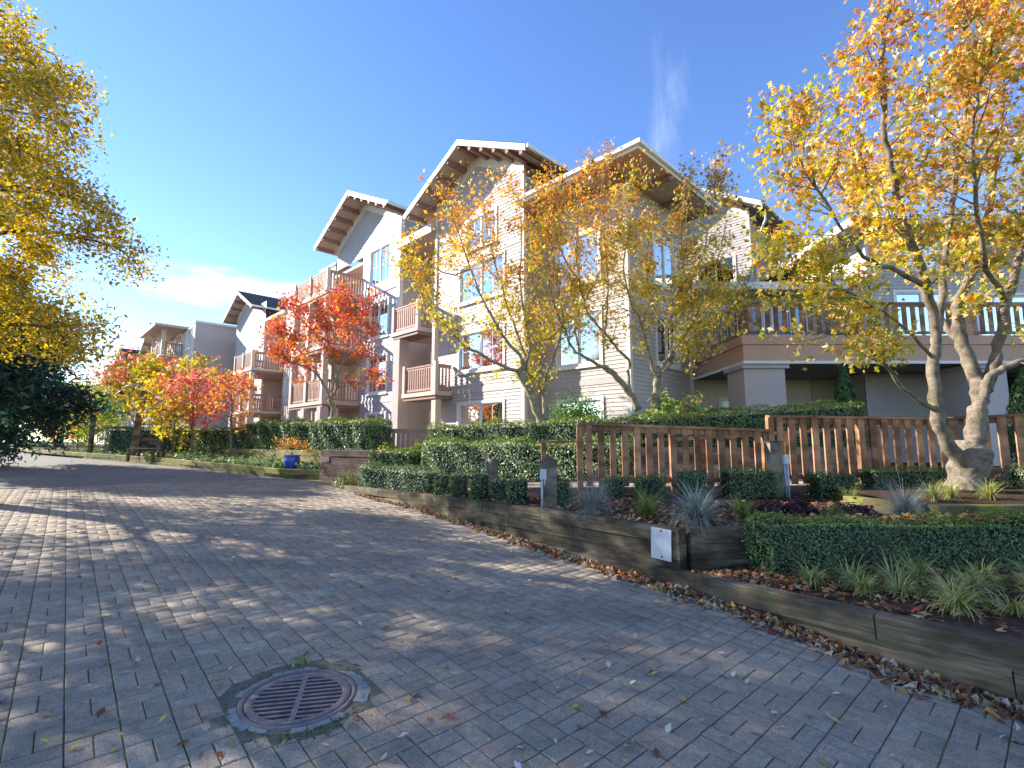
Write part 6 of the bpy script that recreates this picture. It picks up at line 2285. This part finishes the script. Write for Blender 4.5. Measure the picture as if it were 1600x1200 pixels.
yf = np.interp(x, [1.54, 1.8, 2.2, 2.52, 2.92, 3.6, 5.2], [5.14, 4.82, 4.19, 3.54, 3.02, 2.2, 0.6])
y = yf + 0.07 + (4.85 - yf) * rs.rand(n) ** 0.9
P = np.column_stack([x, y, np.interp(x, [1.7, 2.5, 3.5, 5.2], [0.235, 0.30, 0.345, 0.36]) + np.abs(rs.normal(0, 0.012, n))])
o = leaf_object('leaf_litter', P, rs.normal(0, 0.4, (n, 3)) + np.array([0, 0, 1.0]), rs.uniform(0.035, 0.085, n), pick(rs, n, DRY), 'maple', 'leaf_dry', seed=54)
tag(o, 'brown fallen leaves among the sedges in the low strip', 'fallen leaves', kind='stuff')
n = 170
P = np.column_stack([rs.uniform(2.5, 6.1, n), rs.uniform(4.68, 5.05, n), 0.775 + np.abs(rs.normal(0, 0.012, n))])
o = leaf_object('leaf_litter', P, rs.normal(0, 0.4, (n, 3)) + np.array([0, 0, 1.0]), rs.uniform(0.04, 0.08, n), pick(rs, n, DRY[:4] + ORA), 'maple', 'leaf_dry', seed=55)
tag(o, 'orange fallen leaves caught on top of the front hedge', 'fallen leaves', kind='stuff')
# moss and weeds round the drain
n = 620
a = rs.rand(n) * 6.283
a = np.where(rs.rand(n) < 0.5, rs.normal(-0.9, 0.5, n), a)
rr_ = DR_R + 0.035 + np.abs(rs.normal(0, 0.045, n))
P = np.column_stack([DR_C[0] + np.cos(a) * rr_, DR_C[1] + np.sin(a) * rr_])
P = np.column_stack([P, [zroad(x, y) + 0.004 for x, y in P] + np.abs(rs.normal(0, 0.006, n))])
o = leaf_object('moss', P, rs.normal(0, 0.6, (n, 3)) + np.array([0, 0, 1.0]), rs.uniform(0.008, 0.022, n), pick(rs, n, [(0.11, 0.15, 0.04), (0.15, 0.18, 0.05), (0.10, 0.09, 0.05)]), 'oval', 'leaf_hedge', seed=56)
tag(o, 'green moss growing round the drain cover', 'moss', kind='stuff')
leafy_plant('weed', 'tiny green weed sprouting behind the drain cover', (-1.33, 3.27, zroad(-1.33, 3.27) + 0.005), 0.06, 26, 0.035, [(0.25, 0.34, 0.07), (0.18, 0.26, 0.05)], 71, cat='weed', stems=False)

# single fallen leaves large enough to pick out near the camera
singles = [(-1.38, 2.82, 0.055, (0.50, 0.47, 0.34), 'oval', 'round cream leaf lying on the drain cover rim'),
           (-1.64, 2.96, 0.06, (0.42, 0.20, 0.13), 'maple', 'brown maple leaf on the paving left of the drain'),
           (-0.32, 2.73, 0.075, (0.52, 0.15, 0.12), 'maple', 'red maple leaf at the bottom of the paving right of the drain'),
           (-0.93, 3.82, 0.07, (0.40, 0.17, 0.10), 'maple', 'curled rust brown leaf beyond the drain'),
           (-0.81, 3.84, 0.05, (0.52, 0.36, 0.20), 'oval', 'tan leaf beside the curled rust brown leaf'),
           (-0.92, 3.51, 0.045, (0.50, 0.40, 0.26), 'oval', 'pale folded leaf between drain and rust brown leaf'),
           (1.28, 4.44, 0.07, (0.55, 0.32, 0.10), 'maple', 'golden brown leaf on the paving before the access panel'),
           (1.13, 4.84, 0.085, (0.56, 0.36, 0.10), 'maple', 'large yellow brown leaf left of the golden brown one'),
           (1.43, 3.99, 0.075, (0.46, 0.20, 0.10), 'maple', 'russet leaf on the paving below the kerb'),
           (0.95, 2.94, 0.05, (0.55, 0.36, 0.06), 'oval', 'yellow curled leaf at the bottom right of the paving'),
           (2.12, 3.90, 0.055, (0.58, 0.50, 0.10), 'oval', 'bright yellow oval leaf just off the leaf drift')]
for i, (lx_, ly_, sz, cc, shp, lb) in enumerate(singles):
    S, F = SHAPES[shp]
    rg = random.Random(i)
    m = MB()
    m.v = [(p[0] * sz * (1.5 if shp == 'oval' else 1), p[1] * sz, (p[2] * 1.2 + 0.9 * p[0] * p[0]) * sz + 0.008) for p in S]
    m.f = [list(f) for f in F]
    m.m = [0] * len(F)
    me = m.mesh('fallen_leaf', 'leaf_dry')
    at = me.attributes.new('col', 'FLOAT_COLOR', 'FACE')
    at.data.foreach_set('color', [cc[0], cc[1], cc[2], 1.0] * len(F))
    o = inst('fallen_leaf', me, None, (lx_, ly_, zroad(lx_, ly_) + (0.022 if i == 0 else 0.010)), (rg.uniform(-.15, .15), rg.uniform(-.15, .15), rg.uniform(0, 6.28)))
    tag(o, lb, 'leaf')
